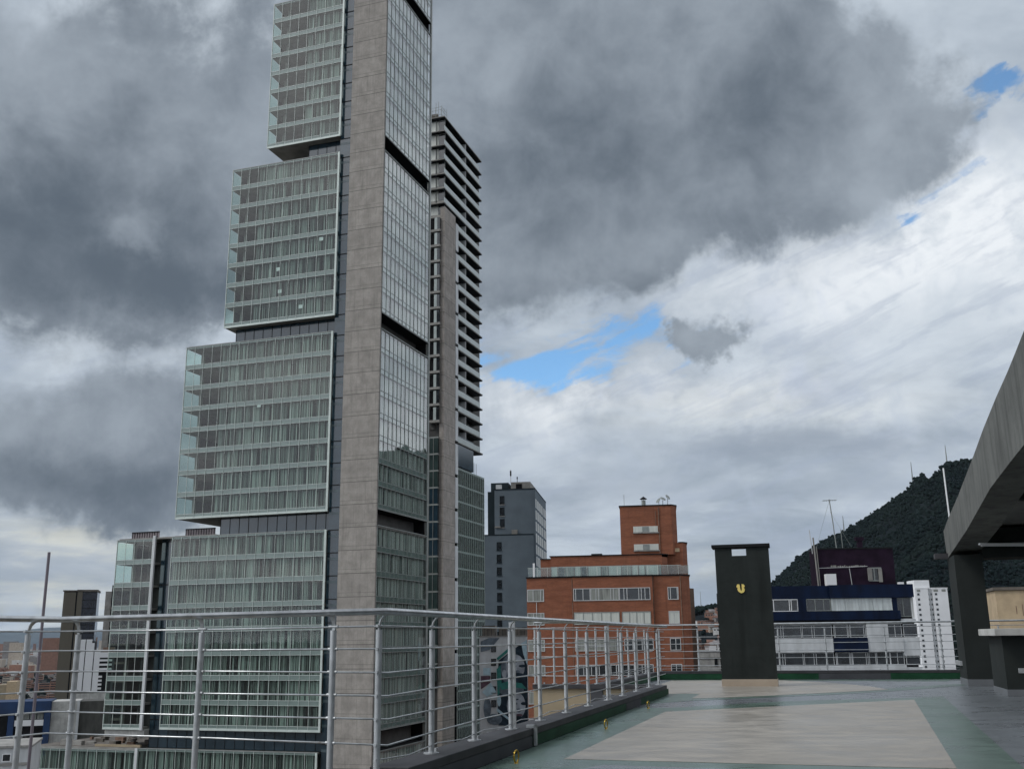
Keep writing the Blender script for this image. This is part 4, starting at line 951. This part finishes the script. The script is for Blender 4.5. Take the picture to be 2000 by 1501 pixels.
MB().box(-.3, .5, -.05, .0, 1.2, 1.3).build('lamp_plate', M['white'], BB)
PB = MB(); PB.box(6.4, 15.05, 4.0, 7.4, 6.51, 10.85); PBo = PB.build('plum_penthouse', M['plum'], BB)
MB().box(6.35, 15.12, 3.95, 7.45, 10.855, 11.0).build('coping', M['black'], PBo)
win(PBo, 12.05, 13.55, 7.2, 8.75, 4.0, (.4,), 'win', 'alu_dark', .12)
MB().box(11.95, 12.45, 3.86, 3.94, 7.3, 8.7).build('vent_panel', M['soffit'], PBo); MB().box(13.15, 13.55, 3.8, 3.9, 7.1, 8.6).build('vent_panel', M['soffit'], PBo)
MB().tube([(9.95, 3.93, 8.7), (10.1, 3.93, 6.7)], .035, 5).tube([(6.5, 3.9, 8.75), (9.95, 3.93, 8.8), (12, 3.93, 8.9)], .03, 5).build('pipework', M['white_dirty'], PBo)
sg = MB(); r = random.Random(5)
for k in range(16): sg.box(7.9 + k * .25, 7.9 + k * .25 + r.uniform(.1, .24), 3.97, 3.998, 8.82 + r.uniform(-.05, .05), 8.95 + r.uniform(0, .12))
sg.build('peeled_render', M['soffit'], PBo)
MB().box(6.85, 7.95, 2.3, 3.2, 6.7, 8.0).build('water_tank', M['white'], BB)
MB().box(14.2, 14.7, .3, 1, 6.67, 6.9).build('roof_box', M['white'], BB)
MB().tube([(6.3, 3.8, 6.6), (6.1, 3.8, 12.2)], .09, 6).tube([(6.5, 3.8, 6.6), (6.4, 3.8, 11.2)], .05, 6).build('standpipe', M['soffit'], BB)
MB().box(11.5, 12.0, 5, 5.6, 10.9, 11.9).box(11.3, 12.2, 4.9, 5.7, 11.9, 12.3).build('chimney', M['plum'], BB)
def L2(x, y, z): t = math.radians(2); return (28.09 + x * math.cos(t) + y * math.sin(t), 114.61 - x * math.sin(t) + y * math.cos(t), z)
ya = root('yagi_antenna', L2(8.85, 4.5, 11.0), 2, 'tall television aerial with crossbars above the plum penthouse', 'antenna')
MB().tube([(0, 0, 0), (-.15, 0, 3.0), (-.35, 0, 5.65)], .06, 6).build('mast', M['alu_dark'], ya)
q = MB(); q.tube([(-1.1, 0, 5.5), (.45, 0, 5.55)], .035, 5)
for k in range(7): q.tube([(-1.05 + k * .24, -.5, 5.52), (-1.05 + k * .24, .5, 5.52)], .02, 4)
q.build('crossbars', M['alu_dark'], ya)
MB().tube([(-.4, 0, 5.4), (-2.0, 1.2, .1)], .012, 4).tube([(-.35, 0, 4.2), (1.6, -.4, .1)], .012, 4).build('guy_wires', M['alu_dark'], ya)
a2 = tag(MB().tube([(0, 0, 0), (-.15, 0, 2.7)], .05, 5).build('whip_antenna', M['white_dirty']), 'pale whip antenna left of the plum penthouse', 'antenna'); a2.location = L2(6.0, 4.2, 10.4)
a3 = tag(MB().tube([(0, 0, 0), (-.05, 0, 2.2)], .04, 5).build('whip_antenna', M['alu_dark']), 'short thin whip antenna just right of the television aerial', 'antenna'); a3.location = L2(9.7, 5, 11.0)

# ---- white point block
WB = root('white_tower_block', (198.44, 523.66, 0), 2, 'distant white residential tower with columns of small dark windows', 'tower block')
MB().box(2.5, 9.0, 0, 14, -90, 23.5).box(11.3, 18.6, 0, 14, -90, 23.5).build('white_wall', M['white'], WB)
MB().box(8.9, 11.4, 1.2, 13, -90, 23.0).build('recess_wall', M['white_dirty'], WB)
MB().box(2.9, 10.5, 1.5, 12, 23.5, 27.6).build('lift_house', M['white'], WB)
MB().box(2.4, 18.8, -.1, .5, 23.4, 23.8).build('coping', M['white'], WB)
for k in range(26):
    z = 20.6 - k * 2.5
    g = MB(); g.box(3.5, 4.6, -.06, .02, z - .55, z + .55); g.box(12.2, 13.3, -.06, .02, z - .55, z + .55); g.box(9.1, 9.7, 1.12, 1.22, z - .5, z + .5); g.box(10.5, 11.1, 1.12, 1.22, z - .5, z + .5)
    g.build('window_row', M['win'], WB)
MB().box(3.4, 5.1, -.06, .02, 21.8, 22.9).box(11.7, 13.9, -.06, .02, 21.8, 22.9).box(15.7, 17.7, -.06, .02, 21.8, 22.9).build('top_window_row', M['win_curt'], WB)

# ---- ochre roof room right
OC = root('ochre_roof_room', (25.0, 54.54, 0), 16, 'ochre rendered roof room seen under the canopy above the bar', 'roof room')
MB().box(.1, 9, 0, 6, -20, 3.5).build('wall', M['ochre'], OC); MB().box(0, 9.1, -.1, 6.1, 3.51, 3.66).build('roof_edge', M['roof_brown'], OC)
q = MB()
for (x, a, b_) in [(1.0, 2.3, 2.7), (1.3, 2.2, 2.8), (1.75, 2.1, 2.9), (2.6, 2.0, 2.6)]: q.box(x, x + .03, -.012, -.002, a, b_)
q.build('render_cracks', M['rust'], OC)
# ================================================================== LEFT-HAND CITY
DT = root('dark_tower', (-160.13, 388.28, 0), -18, 'dark office tower with beige stone flank and near-black glass face', 'office tower')
MB().box(-7.2, -3.0, 0, 14, GZ - 40, 20.0).box(-2.5, -.75, 0, 14, GZ - 40, 20.2).build('stone_flank', M['beige_stone'], DT)
MB().box(-3.05, -2.45, .4, 13, GZ - 40, 20.1).build('dark_groove', M['black'], DT)
DG = mat('tinted_glass_wall', (.012, .016, .028), .18, var=.5, scale=.6)
MB().box(-.74, 4.4, .3, 13, GZ - 40, 20.05).build('glass_face', DG, DT)
MB().box(-7.5, -2.7, -.2, 14.2, 20.21, 20.7).box(-2.69, 4.6, -.2, 14.2, 20.21, 20.9).build('cornice', M['roof_brown'], DT)
q = MB()
for k in range(24): q.box(-.6, 4.3, .24, .299, 17 - k * 3.0, 17.25 - k * 3.0)
for k in range(7): q.box(-.3 + k * .72, -.24 + k * .72, .24, .299, -40, 20)
q.build('glass_grid', M['black'], DT)
T3 = root('balcony_block', (-138.79, 353.75, 0), -18, 'grey slab block with dark balconies peeping out left of the glass tower', 'tower block')
MB().box(0, 1.9, 0, 14, GZ - 40, 18.5).build('grey_wall', M['soffit'], T3); MB().box(1.9, 9, .6, 14, GZ - 40, 20.6).build('dark_wall', M['interior_dark'], T3)
for k in range(18): MB().box(1.9, 9, -.6, .6, 18.6 - k * 3, 19.3 - k * 3).build('balcony', M['slate_dark'] if k % 2 else M['roof_brown'], T3)
WS = root('white_fin_building', (-99.45, 240.23, 0), -18, 'white building with tall vertical fins and stepped black slots', 'building')
MB().box(0, 7.5, .5, 12, GZ, -9.3).box(0, 3.2, .3, 10, -9.3, 1.9).box(3.2, 7.4, .4, 10, -9.3, -1.9).build('dark_core', M['black'], WS)
for (x0, x1, zt) in [(.1, 1.42, 2.3), (1.62, 2.8, 2.3)]: MB().box(x0, x1, 0, 1, -9.3, zt).build('white_fin', M['white'], WS)
MB().prism([(2.79, 0), (3.3, 0), (3.3, 1), (2.79, 1)], -9.2, 1.5).build('white_fin', M['white'], WS)
MB().box(3.5, 4.7, 0, 1, -9.1, -.2).build('white_fin', M['white'], WS)
for k in range(3): MB().box(4.71, 7.4, 0, 1, -2.6 - k * .95, -2.15 - k * .95).build('white_slat', M['white'], WS)
for k in range(4): MB().box(4.71, 5.5, 0.02, 1, -6.2 - k * .85, -5.75 - k * .85).build('white_slat', M['white'], WS)
MB().box(4.71, 7.4, 0, 1, -1.75, -.6).build('white_head', M['white'], WS)
MB().box(5.2, 7.6, 1.2, 6, -.6, .5).build('roof_store', M['rust'], WS)
MB().box(0, 7.4, -.1, .4, -11.0, -9.5).build('base_band', M['conc_pale'], WS)
CB = root('concrete_block', (-71.8, 175.9, 0), -18, 'windowless pale concrete block with a dark grey flank', 'building')
MB().box(-4.2, .0, 0, 7, -60, -7.75).build('pale_wall', M['conc_pale'], CB); MB().box(.001, 4.6, .5, 7, -60, -7.85).build('dark_wall', mat('dark_grey_wall', (.065, .066, .06), .9, var=.25, stretch=(1, 1, .3)), CB)
MB().box(-.35, .05, -.1, .1, -60, -7.7).build('corner_strip', M['white_dirty'], CB)
CO = root('cobalt_building', (-78.51, 173.02, 0), -18, 'cobalt blue building with an open loggia', 'building')
MB().box(-9, 3.0, .6, 9, -30, -8).build('dark_core', M['interior_dark'], CO)
MB().box(-9, 3.0, 0, 8, -9.4, -7.6).box(-3.2, -2.3, 0, .5, -16, -9.4).box(2.1, 2.9, 0, .5, -16, -9.4).box(2.9, 3.05, .0, 8, -20, -7.7).build('cobalt_frame', M['cobalt'], CO)
MB().box(-2.2, 2.1, .1, .5, -11.4, -10.5).build('white_band', M['white'], CO)
MB().box(-2, 2, .1, .5, -14.2, -13.9).build('white_band', M['white'], CO)
for k in range(4): win(CO, -2.1 + k * 1.05, -1.2 + k * 1.05, -10.4, -9.5, .5, (.5,), 'win_curt', 'alu_dark')
MB().box(-9, -3.3, .2, .6, -16, -9.4).build('mesh_screen', M['black'], CO)
WL = root('white_low_building', (-46.32, 99.77, 0), -18, 'low white building with square dark windows at the lower left edge', 'building')
MB().box(-9, 1.35, 0, 8, -30, -7.9).build('wall', M['white_dirty'], WL); MB().box(-9.1, 1.45, -.15, 8.1, -7.89, -7.7).box(-9, 1.4, -.1, -.01, -9.45, -9.2).build('band', M['conc'], WL)
for x in (-1.05, -3.4, -5.7): win(WL, x, x + .75, -9.1, -8.4, 0, (), 'win', 'white')
win(WL, -8, 1.2, -12.2, -9.9, -.02, (.2, .4, .6, .8), 'win', 'soffit')
mp = tag(MB().tube([(0, 0, -60), (0, 0, 4.5)], .065, 12, r1=.05).build('mast', M['mast']), 'tall slender grey-violet mast rising behind the railing at the left', 'mast'); mp.location = (-16.43, 36.47, 0)
# ================================================================== LAND
from mathutils import noise as mnoise
def fbm(x, y, z=0.0, o=5):
    return mnoise.fractal(Vector((x, y, z)), 1.0, 2.0, o)
M['ground'] = mat('city_ground', (0.075, 0.075, 0.072), 0.95, var=0.5, scale=0.006, detail=12)
g = MB(); n = 96
ring = [0, 400, 1500, 6000, 20000, 60000]
for i in range(len(ring) - 1):
    for k in range(n):
        a0, a1 = 2 * math.pi * k / n, 2 * math.pi * (k + 1) / n
        p = [(ring[i] * math.cos(a0), ring[i] * math.sin(a0), -60), (ring[i + 1] * math.cos(a0), ring[i + 1] * math.sin(a0), -60), (ring[i + 1] * math.cos(a1), ring[i + 1] * math.sin(a1), -60), (ring[i] * math.cos(a1), ring[i] * math.sin(a1), -60)]
        g.add(p if i else p[:3], [(0, 1, 2, 3)] if i else [(0, 1, 2)])
struct(g.build('ground', M['ground']))

def interp(tab, x):
    if x <= tab[0][0]: return tab[0][1]
    for (a, b_), (c, d) in zip(tab, tab[1:]):
        if x <= c: return b_ + (d - b_) * (x - a) / (c - a)
    return tab[-1][1]
RIDGE = [(8, -1.5), (10.5, .3), (12.5, 1.9), (13.85, 2.62), (14.54, 3.28), (15.38, 3.98), (16.22, 4.55), (16.77, 4.85), (17.58, 5.2), (18.66, 5.7), (19.21, 6.1), (20.29, 6.7), (20.83, 7.05), (21.3, 7.4), (21.6, 7.85), (22.0, 7.98), (22.3, 7.75), (22.8, 8.15), (23.2, 8.55), (24.4, 8.6), (26, 8.7), (28, 8.8), (32, 9.4), (38, 10.4), (45, 10.8), (52, 9), (60, 6), (72, 2.5), (85, 0)]
def hill_r(a): return 1550 + 180 * math.sin(a * .21) + 60 * fbm(a * .5, 3.1)
def hill_z(a, t):        # t 0 at the foot, 1 on the crest, 2 at the back
    R = hill_r(a); r = 560 + (R - 560) * t
    top = R * math.tan(math.radians(interp(RIDGE, a))) + 1.35
    if t <= 1: h = -62 + (top + 62) * (t ** 1.15)
    else: h = top - (t - 1) * (top + 62) * .9
    q = math.radians(a); x, y = r * math.sin(q), r * math.cos(q)
    amp = min(1, t * 1.6) * max(0, (top + 60) / 260)
    e = (fbm(x / 170, y / 170) * 15 + fbm(x / 45, y / 45, 4) * 3) * amp * (1 - math.exp(-((t - 1) / .13) ** 2) * .93)
    return x, y, h + e
hm = MB(); NA, NTT = 380, 56
vs = []
for i in range(NA + 1):
    a = 8 + (85 - 8) * (i / NA) ** 1.35
    for j in range(NTT + 1): vs.append(hill_z(a, 2.0 * j / NTT))
fs = [(i * (NTT + 1) + j, (i + 1) * (NTT + 1) + j, (i + 1) * (NTT + 1) + j + 1, i * (NTT + 1) + j + 1) for i in range(NA) for j in range(NTT)]
hm.add(vs, fs, 0, True)
def forest_mat(name, c1, c2, sc):
    mt = bpy.data.materials.new(name); mt.use_nodes = True
    t = NT(mt.node_tree); p = mt.node_tree.nodes['Principled BSDF']
    co = t.new('ShaderNodeTexCoord').outputs['Object']
    a = t.noise(co, sc, 6.0, 0.6); b = t.noise(co, sc * 9, 4.0, 0.6)
    c = t.mix(t.maprange(a, .35, .65), c1, c2)
    c = t.mix(t.maprange(b, .4, .75, 0, .6), c, tuple(q * 1.5 for q in c2))
    t.l.new(c, p.inputs['Base Color']); p.inputs['Roughness'].default_value = 1.0; p.inputs['Specular IOR Level'].default_value = 0.1
    return mt
M['slope'] = forest_mat('wooded_slope', (0.003, 0.006, 0.008), (0.006, 0.009, 0.010), .012)
M['leaf'] = forest_mat('forest_leaf', (0.003, 0.0075, 0.0085), (0.0065, 0.012, 0.0105), .010)
struct(hm.build('hill', M['slope']))
phi = (1 + 5 ** .5) / 2
ICO = [Vector(v).normalized() for v in [(-1, phi, 0), (1, phi, 0), (-1, -phi, 0), (1, -phi, 0), (0, -1, phi), (0, 1, phi), (0, -1, -phi), (0, 1, -phi), (phi, 0, -1), (phi, 0, 1), (-phi, 0, -1), (-phi, 0, 1)]]
IF = [(0, 11, 5), (0, 5, 1), (0, 1, 7), (0, 7, 10), (0, 10, 11), (1, 5, 9), (5, 11, 4), (11, 10, 2), (10, 7, 6), (7, 1, 8), (3, 9, 4), (3, 4, 2), (3, 2, 6), (3, 6, 8), (3, 8, 9), (4, 9, 5), (2, 4, 11), (6, 2, 10), (8, 6, 7), (9, 8, 1)]
def clump(mb_, x, y, z, r, rr, k=3):
    for _ in range(k):
        s = r * rr.uniform(.45, .85); dx, dy, dz = rr.uniform(-.6, .6) * r, rr.uniform(-.6, .6) * r, rr.uniform(-.1, 1.0) * r
        mb_.add([(x + dx + v.x * s * rr.uniform(.7, 1.25), y + dy + v.y * s * rr.uniform(.7, 1.25), z + dz + v.z * s * rr.uniform(.6, 1.2)) for v in ICO], IF, 0, True)
fr_ = MB(); r = random.Random(21)
for _ in range(22000):
    a = 12.5 + 15 * r.random() ** .9; t = r.uniform(.12, 1.0) ** .8
    x, y, z = hill_z(a, t); clump(fr_, x, y, z - .8, r.uniform(2.0, 3.6), r, 1)
a = 11.5
while a < 27:             # crest trees
    x, y, z = hill_z(a, .985 + r.uniform(-.02, .015)); clump(fr_, x, y, z - 2, r.uniform(2.0, 4.2) * (1.35 if r.random() < .12 else 1), r, 3); a += r.uniform(.03, .10)
for _ in range(1500):
    a = 27 + 45 * r.random(); x, y, z = hill_z(a, r.uniform(.3, 1.02)); clump(fr_, x, y, z, r.uniform(7, 15), r, 2)
o = fr_.build('forest', M['leaf']); o['kind'] = 'stuff'
for (a, h, lb) in [(23.2, 22, 'faint thin radio mast on the crest of the dark hill, near its top'), (21.45, 26, 'thin radio mast beside the rocky knob of the hill crest'), (17.8, 20, 'short radio mast low on the hill crest')]:
    x, y, z = hill_z(a, 1.0)
    m_ = tag(MB().tube([(0, 0, 0), (0, 0, h)], .9, 5, r1=.35).build('radio_mast', M['alu_dark']), lb, 'radio mast', 'radio masts on the hill'); m_.location = (x, y, z)

# low settled hillside left of the slab
def low_z(x, y):
    rr_ = math.hypot(x, y); a = math.degrees(math.atan2(x, y))
    top = interp([(5, -40), (8, 5), (9.5, 22), (11, 26), (13, 28), (15, 10), (17, -40)], a)
    t = (rr_ - 520) / 420
    if t < 0: return -61
    if t <= 1: return -61 + (top + 61) * t ** .8 + fbm(x / 60, y / 60) * 4 * t
    return top - (t - 1) * 60 + fbm(x / 60, y / 60) * 4
lm = MB(); vs = []
NX, NY = 50, 34
for i in range(NX + 1):
    a = math.radians(4 + 14 * i / NX)
    for j in range(NY + 1):
        R = 500 + 700 * j / NY; x, y = R * math.sin(a), R * math.cos(a); vs.append((x, y, low_z(x, y)))
lm.add(vs, [(i * (NY + 1) + j, (i + 1) * (NY + 1) + j, (i + 1) * (NY + 1) + j + 1, i * (NY + 1) + j + 1) for i in range(NX) for j in range(NY)], 0, True)
struct(lm.build('terrain', M['slope']))
def house_mesh(i):
    r = random.Random(40 + i); b = MB(); w, d, h = r.uniform(5, 9), r.uniform(6, 9), r.uniform(3, 7.5)
    b.box(-w / 2, w / 2, -d / 2, d / 2, -3, h, 0)
    if i % 2: b.sideprism([(-d / 2 - .4, h), (d / 2 + .4, h), (0, h + 1.8)], -w / 2 - .4, w / 2 + .4, 1)
    else: b.box(-w / 2 - .3, w / 2 + .3, -d / 2 - .3, d / 2 + .3, h, h + .3, 1)
    for k in range(3): b.box(-w / 2 + .8 + k * w / 3.2, -w / 2 + 2 + k * w / 3.2, -d / 2 - .05, -d / 2 + .05, h - 2.4, h - 1.1, 2)
    return b
HW = [mat('house_wall_%s' % n_, c, .9, var=.15, scale=.3) for n_, c in (('brick', (.16, .085, .06)), ('cream', (.33, .29, .24)), ('white', (.42, .42, .41)), ('grey', (.17, .16, .155)), ('terracotta', (.22, .12, .085)))]
HR = [mat('house_roof_%s' % n_, c, .9, var=.2, scale=.3) for n_, c in (('tile', (.13, .065, .045)), ('sheet', (.17, .16, .16)), ('felt', (.09, .085, .08)))]
hp = []
for i in range(6):
    o = house_mesh(i).build('hillside_house', [HW[i % 5], HR[i % 3], M['win']]); hp.append(o)
r = random.Random(7); k = 0
lt = MB()
for _ in range(90):
    a = math.radians(r.uniform(9.2, 11.4)); R = r.uniform(590, 900); x, y = R * math.sin(a), R * math.cos(a)
    o = hp[k] if k < 6 else hp[k % 6].copy()
    if k >= 6: COL.objects.link(o)
    o.location = (x, y, low_z(x, y)); o.rotation_euler.z = r.uniform(-.5, .3)
    tag(o, 'small %s house with %s roof on the hillside between brick block and charcoal slab' % (('brick', 'cream', 'white', 'grey', 'terracotta', 'square brick')[k % 6], ('tiled', 'metal', 'felt')[(k % 6) % 3]), 'house', 'houses on the low hillside'); k += 1
for _ in range(70):
    a = math.radians(r.uniform(8.2, 13.0)); R = r.uniform(560, 930); x, y = R * math.sin(a), R * math.cos(a); clump(lt, x, y, low_z(x, y), r.uniform(2, 4.2), r, 2)
for _ in range(150):
    a = math.radians(r.uniform(8.2, 13.0)); R = r.uniform(915, 945); x, y = R * math.sin(a), R * math.cos(a); clump(lt, x, y, low_z(x, y) - 1, r.uniform(3, 5), r, 3)
for _ in range(260):
    a = math.radians(r.uniform(8.8, 12.6)); R = r.uniform(330, 540); x, y = R * math.sin(a), R * math.cos(a); clump(lt, x, y, -60 + (R - 330) * .16 + r.uniform(0, 10), r.uniform(4, 7), r, 3)
o = lt.build('woodland', M['leaf']); o['kind'] = 'stuff'
a = math.radians(10.1); m_ = tag(MB().tube([(0, 0, 0), (0, 0, 17)], .35, 5, r1=.15).build('radio_mast', M['alu_dark']), 'small lattice mast above the settled hillside left of the charcoal slab', 'radio mast'); m_.location = (930 * math.sin(a), 930 * math.cos(a), low_z(930 * math.sin(a), 930 * math.cos(a)))

# far mountains and the city on the plain
mm = MB(); vs = []
NX, NY = 160, 14
for i in range(NX + 1):
    ad = -62 + 124 * i / NX; a = math.radians(ad)
    for j in range(NY + 1):
        t = j / NY; R = 19000 + 9000 * t
        x, y = R * math.sin(a), R * math.cos(a)
        e = interp([(-40, .9), (-27, .85), (-25.7, .72), (-24.5, 1.05), (-23.4, 1.0), (-22, .78), (-20, .7), (-10, .5), (20, .6), (60, .5)], ad)
        h = 24000 * math.tan(math.radians(e)) * (1 - abs(t - .55) / .56) ** .8 if t < 1 else 0
        vs.append((x, y, -60 + max(0, h) + (fbm(x / 1400, y / 1400) * 110 if 0 < t < 1 else 0)))
mm.add(vs, [(i * (NY + 1) + j, (i + 1) * (NY + 1) + j, (i + 1) * (NY + 1) + j + 1, i * (NY + 1) + j + 1) for i in range(NX) for j in range(NY)], 0, True)
struct(mm.build('mountains', forest_mat('mountain_slope', (.025, .035, .042), (.045, .055, .058), .0006)))
r = random.Random(77); protos = []
for i in range(8):
    b = MB(); w, d, h = r.uniform(9, 22), r.uniform(9, 20), r.choice((6, 8, 10, 13, 18, 24)); b.box(-w / 2, w / 2, -d / 2, d / 2, -1, h, 0); b.box(-w / 2 + .5, w / 2 - .5, -d / 2 + .5, d / 2 - .5, h, h + .4, 1)
    b.box(-w / 5, w / 6, -d / 5, d / 6, h + .4, h + 3, 1)
    for q in range(int(h // 3)): b.box(-w / 2 + .8, w / 2 - .8, -d / 2 - .06, -d / 2 + .02, 1.2 + q * 3, 2.5 + q * 3, 2)
    protos.append(b.build('city_building', [HW[(i * 2) % 5], HR[i % 3], M['win']]))
k = 0
for _ in range(250):
    a = math.radians(r.uniform(-27.5, -19.5)); R = 520 + 1900 * r.random() ** 1.1; x, y = R * math.sin(a), R * math.cos(a)
    if -26.5 < math.degrees(a) < -19 and 330 < R < 470: continue
    o = protos[k] if k < 8 else protos[k % 8].copy()
    if k >= 8: COL.objects.link(o)
    o.location = (x, y, -60); o.rotation_euler.z = math.radians(18 + r.choice((0, 0, 8, -12))); q_ = r.uniform(.5, .85); o.scale = (q_, q_, r.uniform(.45, 1.1)); i_ = k % 8
    tag(o, 'distant %s %s building with %s roof on the plain left of the dark tower' % ('taller' if o.dimensions.z * o.scale.z / max(o.scale.z, .01) > 16 else 'low', ('brick', 'cream', 'white', 'grey', 'terracotta')[(i_ * 2) % 5], ('tiled', 'metal', 'felt')[i_ % 3]), 'building', 'city buildings on the plain'); k += 1
ct = [MB(), MB(), MB()]
for _ in range(5200):
    a = math.radians(r.uniform(-33, -14)); R = 2000 + 9500 * r.random() ** 1.3; x, y = R * math.sin(a), R * math.cos(a); w, d, h = r.uniform(10, 34), r.uniform(10, 30), r.choice((6, 7, 9, 9, 12, 16, 26 if r.random() < .3 else 10))
    if r.random() < .012: h = r.uniform(40, 80)
    ct[0].box(x - w / 2, x + w / 2, y - d / 2, y + d / 2, -61, -60 + h, r.randrange(5))
o = ct[0].build('distant_city', HW); o['kind'] = 'stuff'
tr = MB()
for _ in range(1400):
    a = math.radians(r.uniform(-28, -19)); R = 450 + 4500 * r.random() ** 1.1; x, y = R * math.sin(a), R * math.cos(a); clump(tr, x, y, -58, r.uniform(4, 8), r, 2)
o = tr.build('street_trees', M['leaf']); o['kind'] = 'stuff'
OB = root('orange_building', (-255.9, 542.69, 0), -18, 'tall orange-ochre building on the plain at the left edge', 'building')
MB().box(-3.4, 1.2, 0, 12, -60, -16.9).build('wall', M['ochre'], OB); MB().box(-14, -3.5, 1, 12, -60, -18.5).build('wing', M['tan'], OB)
RB = root('red_brick_tower', (-240, 560, 0), -18, 'brown-red brick slab behind the orange building with a white roof dish', 'building')
MB().box(-2, 5, 0, 10, -60, -20).build('wall', HW[0], RB); MB().box(0, 3, 1, 5, -20, -17).build('roof_room', HW[4], RB); MB().lathe([(.001, 0), (1.2, .3), (1.7, .9), (1.6, .9), (1.1, .4), (.001, .1)], 4.2, 1, 14).build('dish', M['white'], RB)
RB.children[-1].location = (0, 0, -19.5)
# air between the viewer and the far plain
hz = MB(); hz.box(-33000, 33000, -33000, 33000, -61.5, 640); ho = hz.build('haze', [])
hmz = bpy.data.materials.new('haze'); hmz.use_nodes = True; t = NT(hmz.node_tree)
t.n.remove(t.n['Principled BSDF']); pv = t.new('ShaderNodeVolumePrincipled'); pv.inputs['Color'].default_value = (.66, .82, 1.0, 1); pv.inputs['Density'].default_value = 1.3e-5
t.l.new(pv.outputs[0], t.n['Material Output'].inputs['Volume']); ho.data.materials.append(hmz); ho['kind'] = 'stuff'
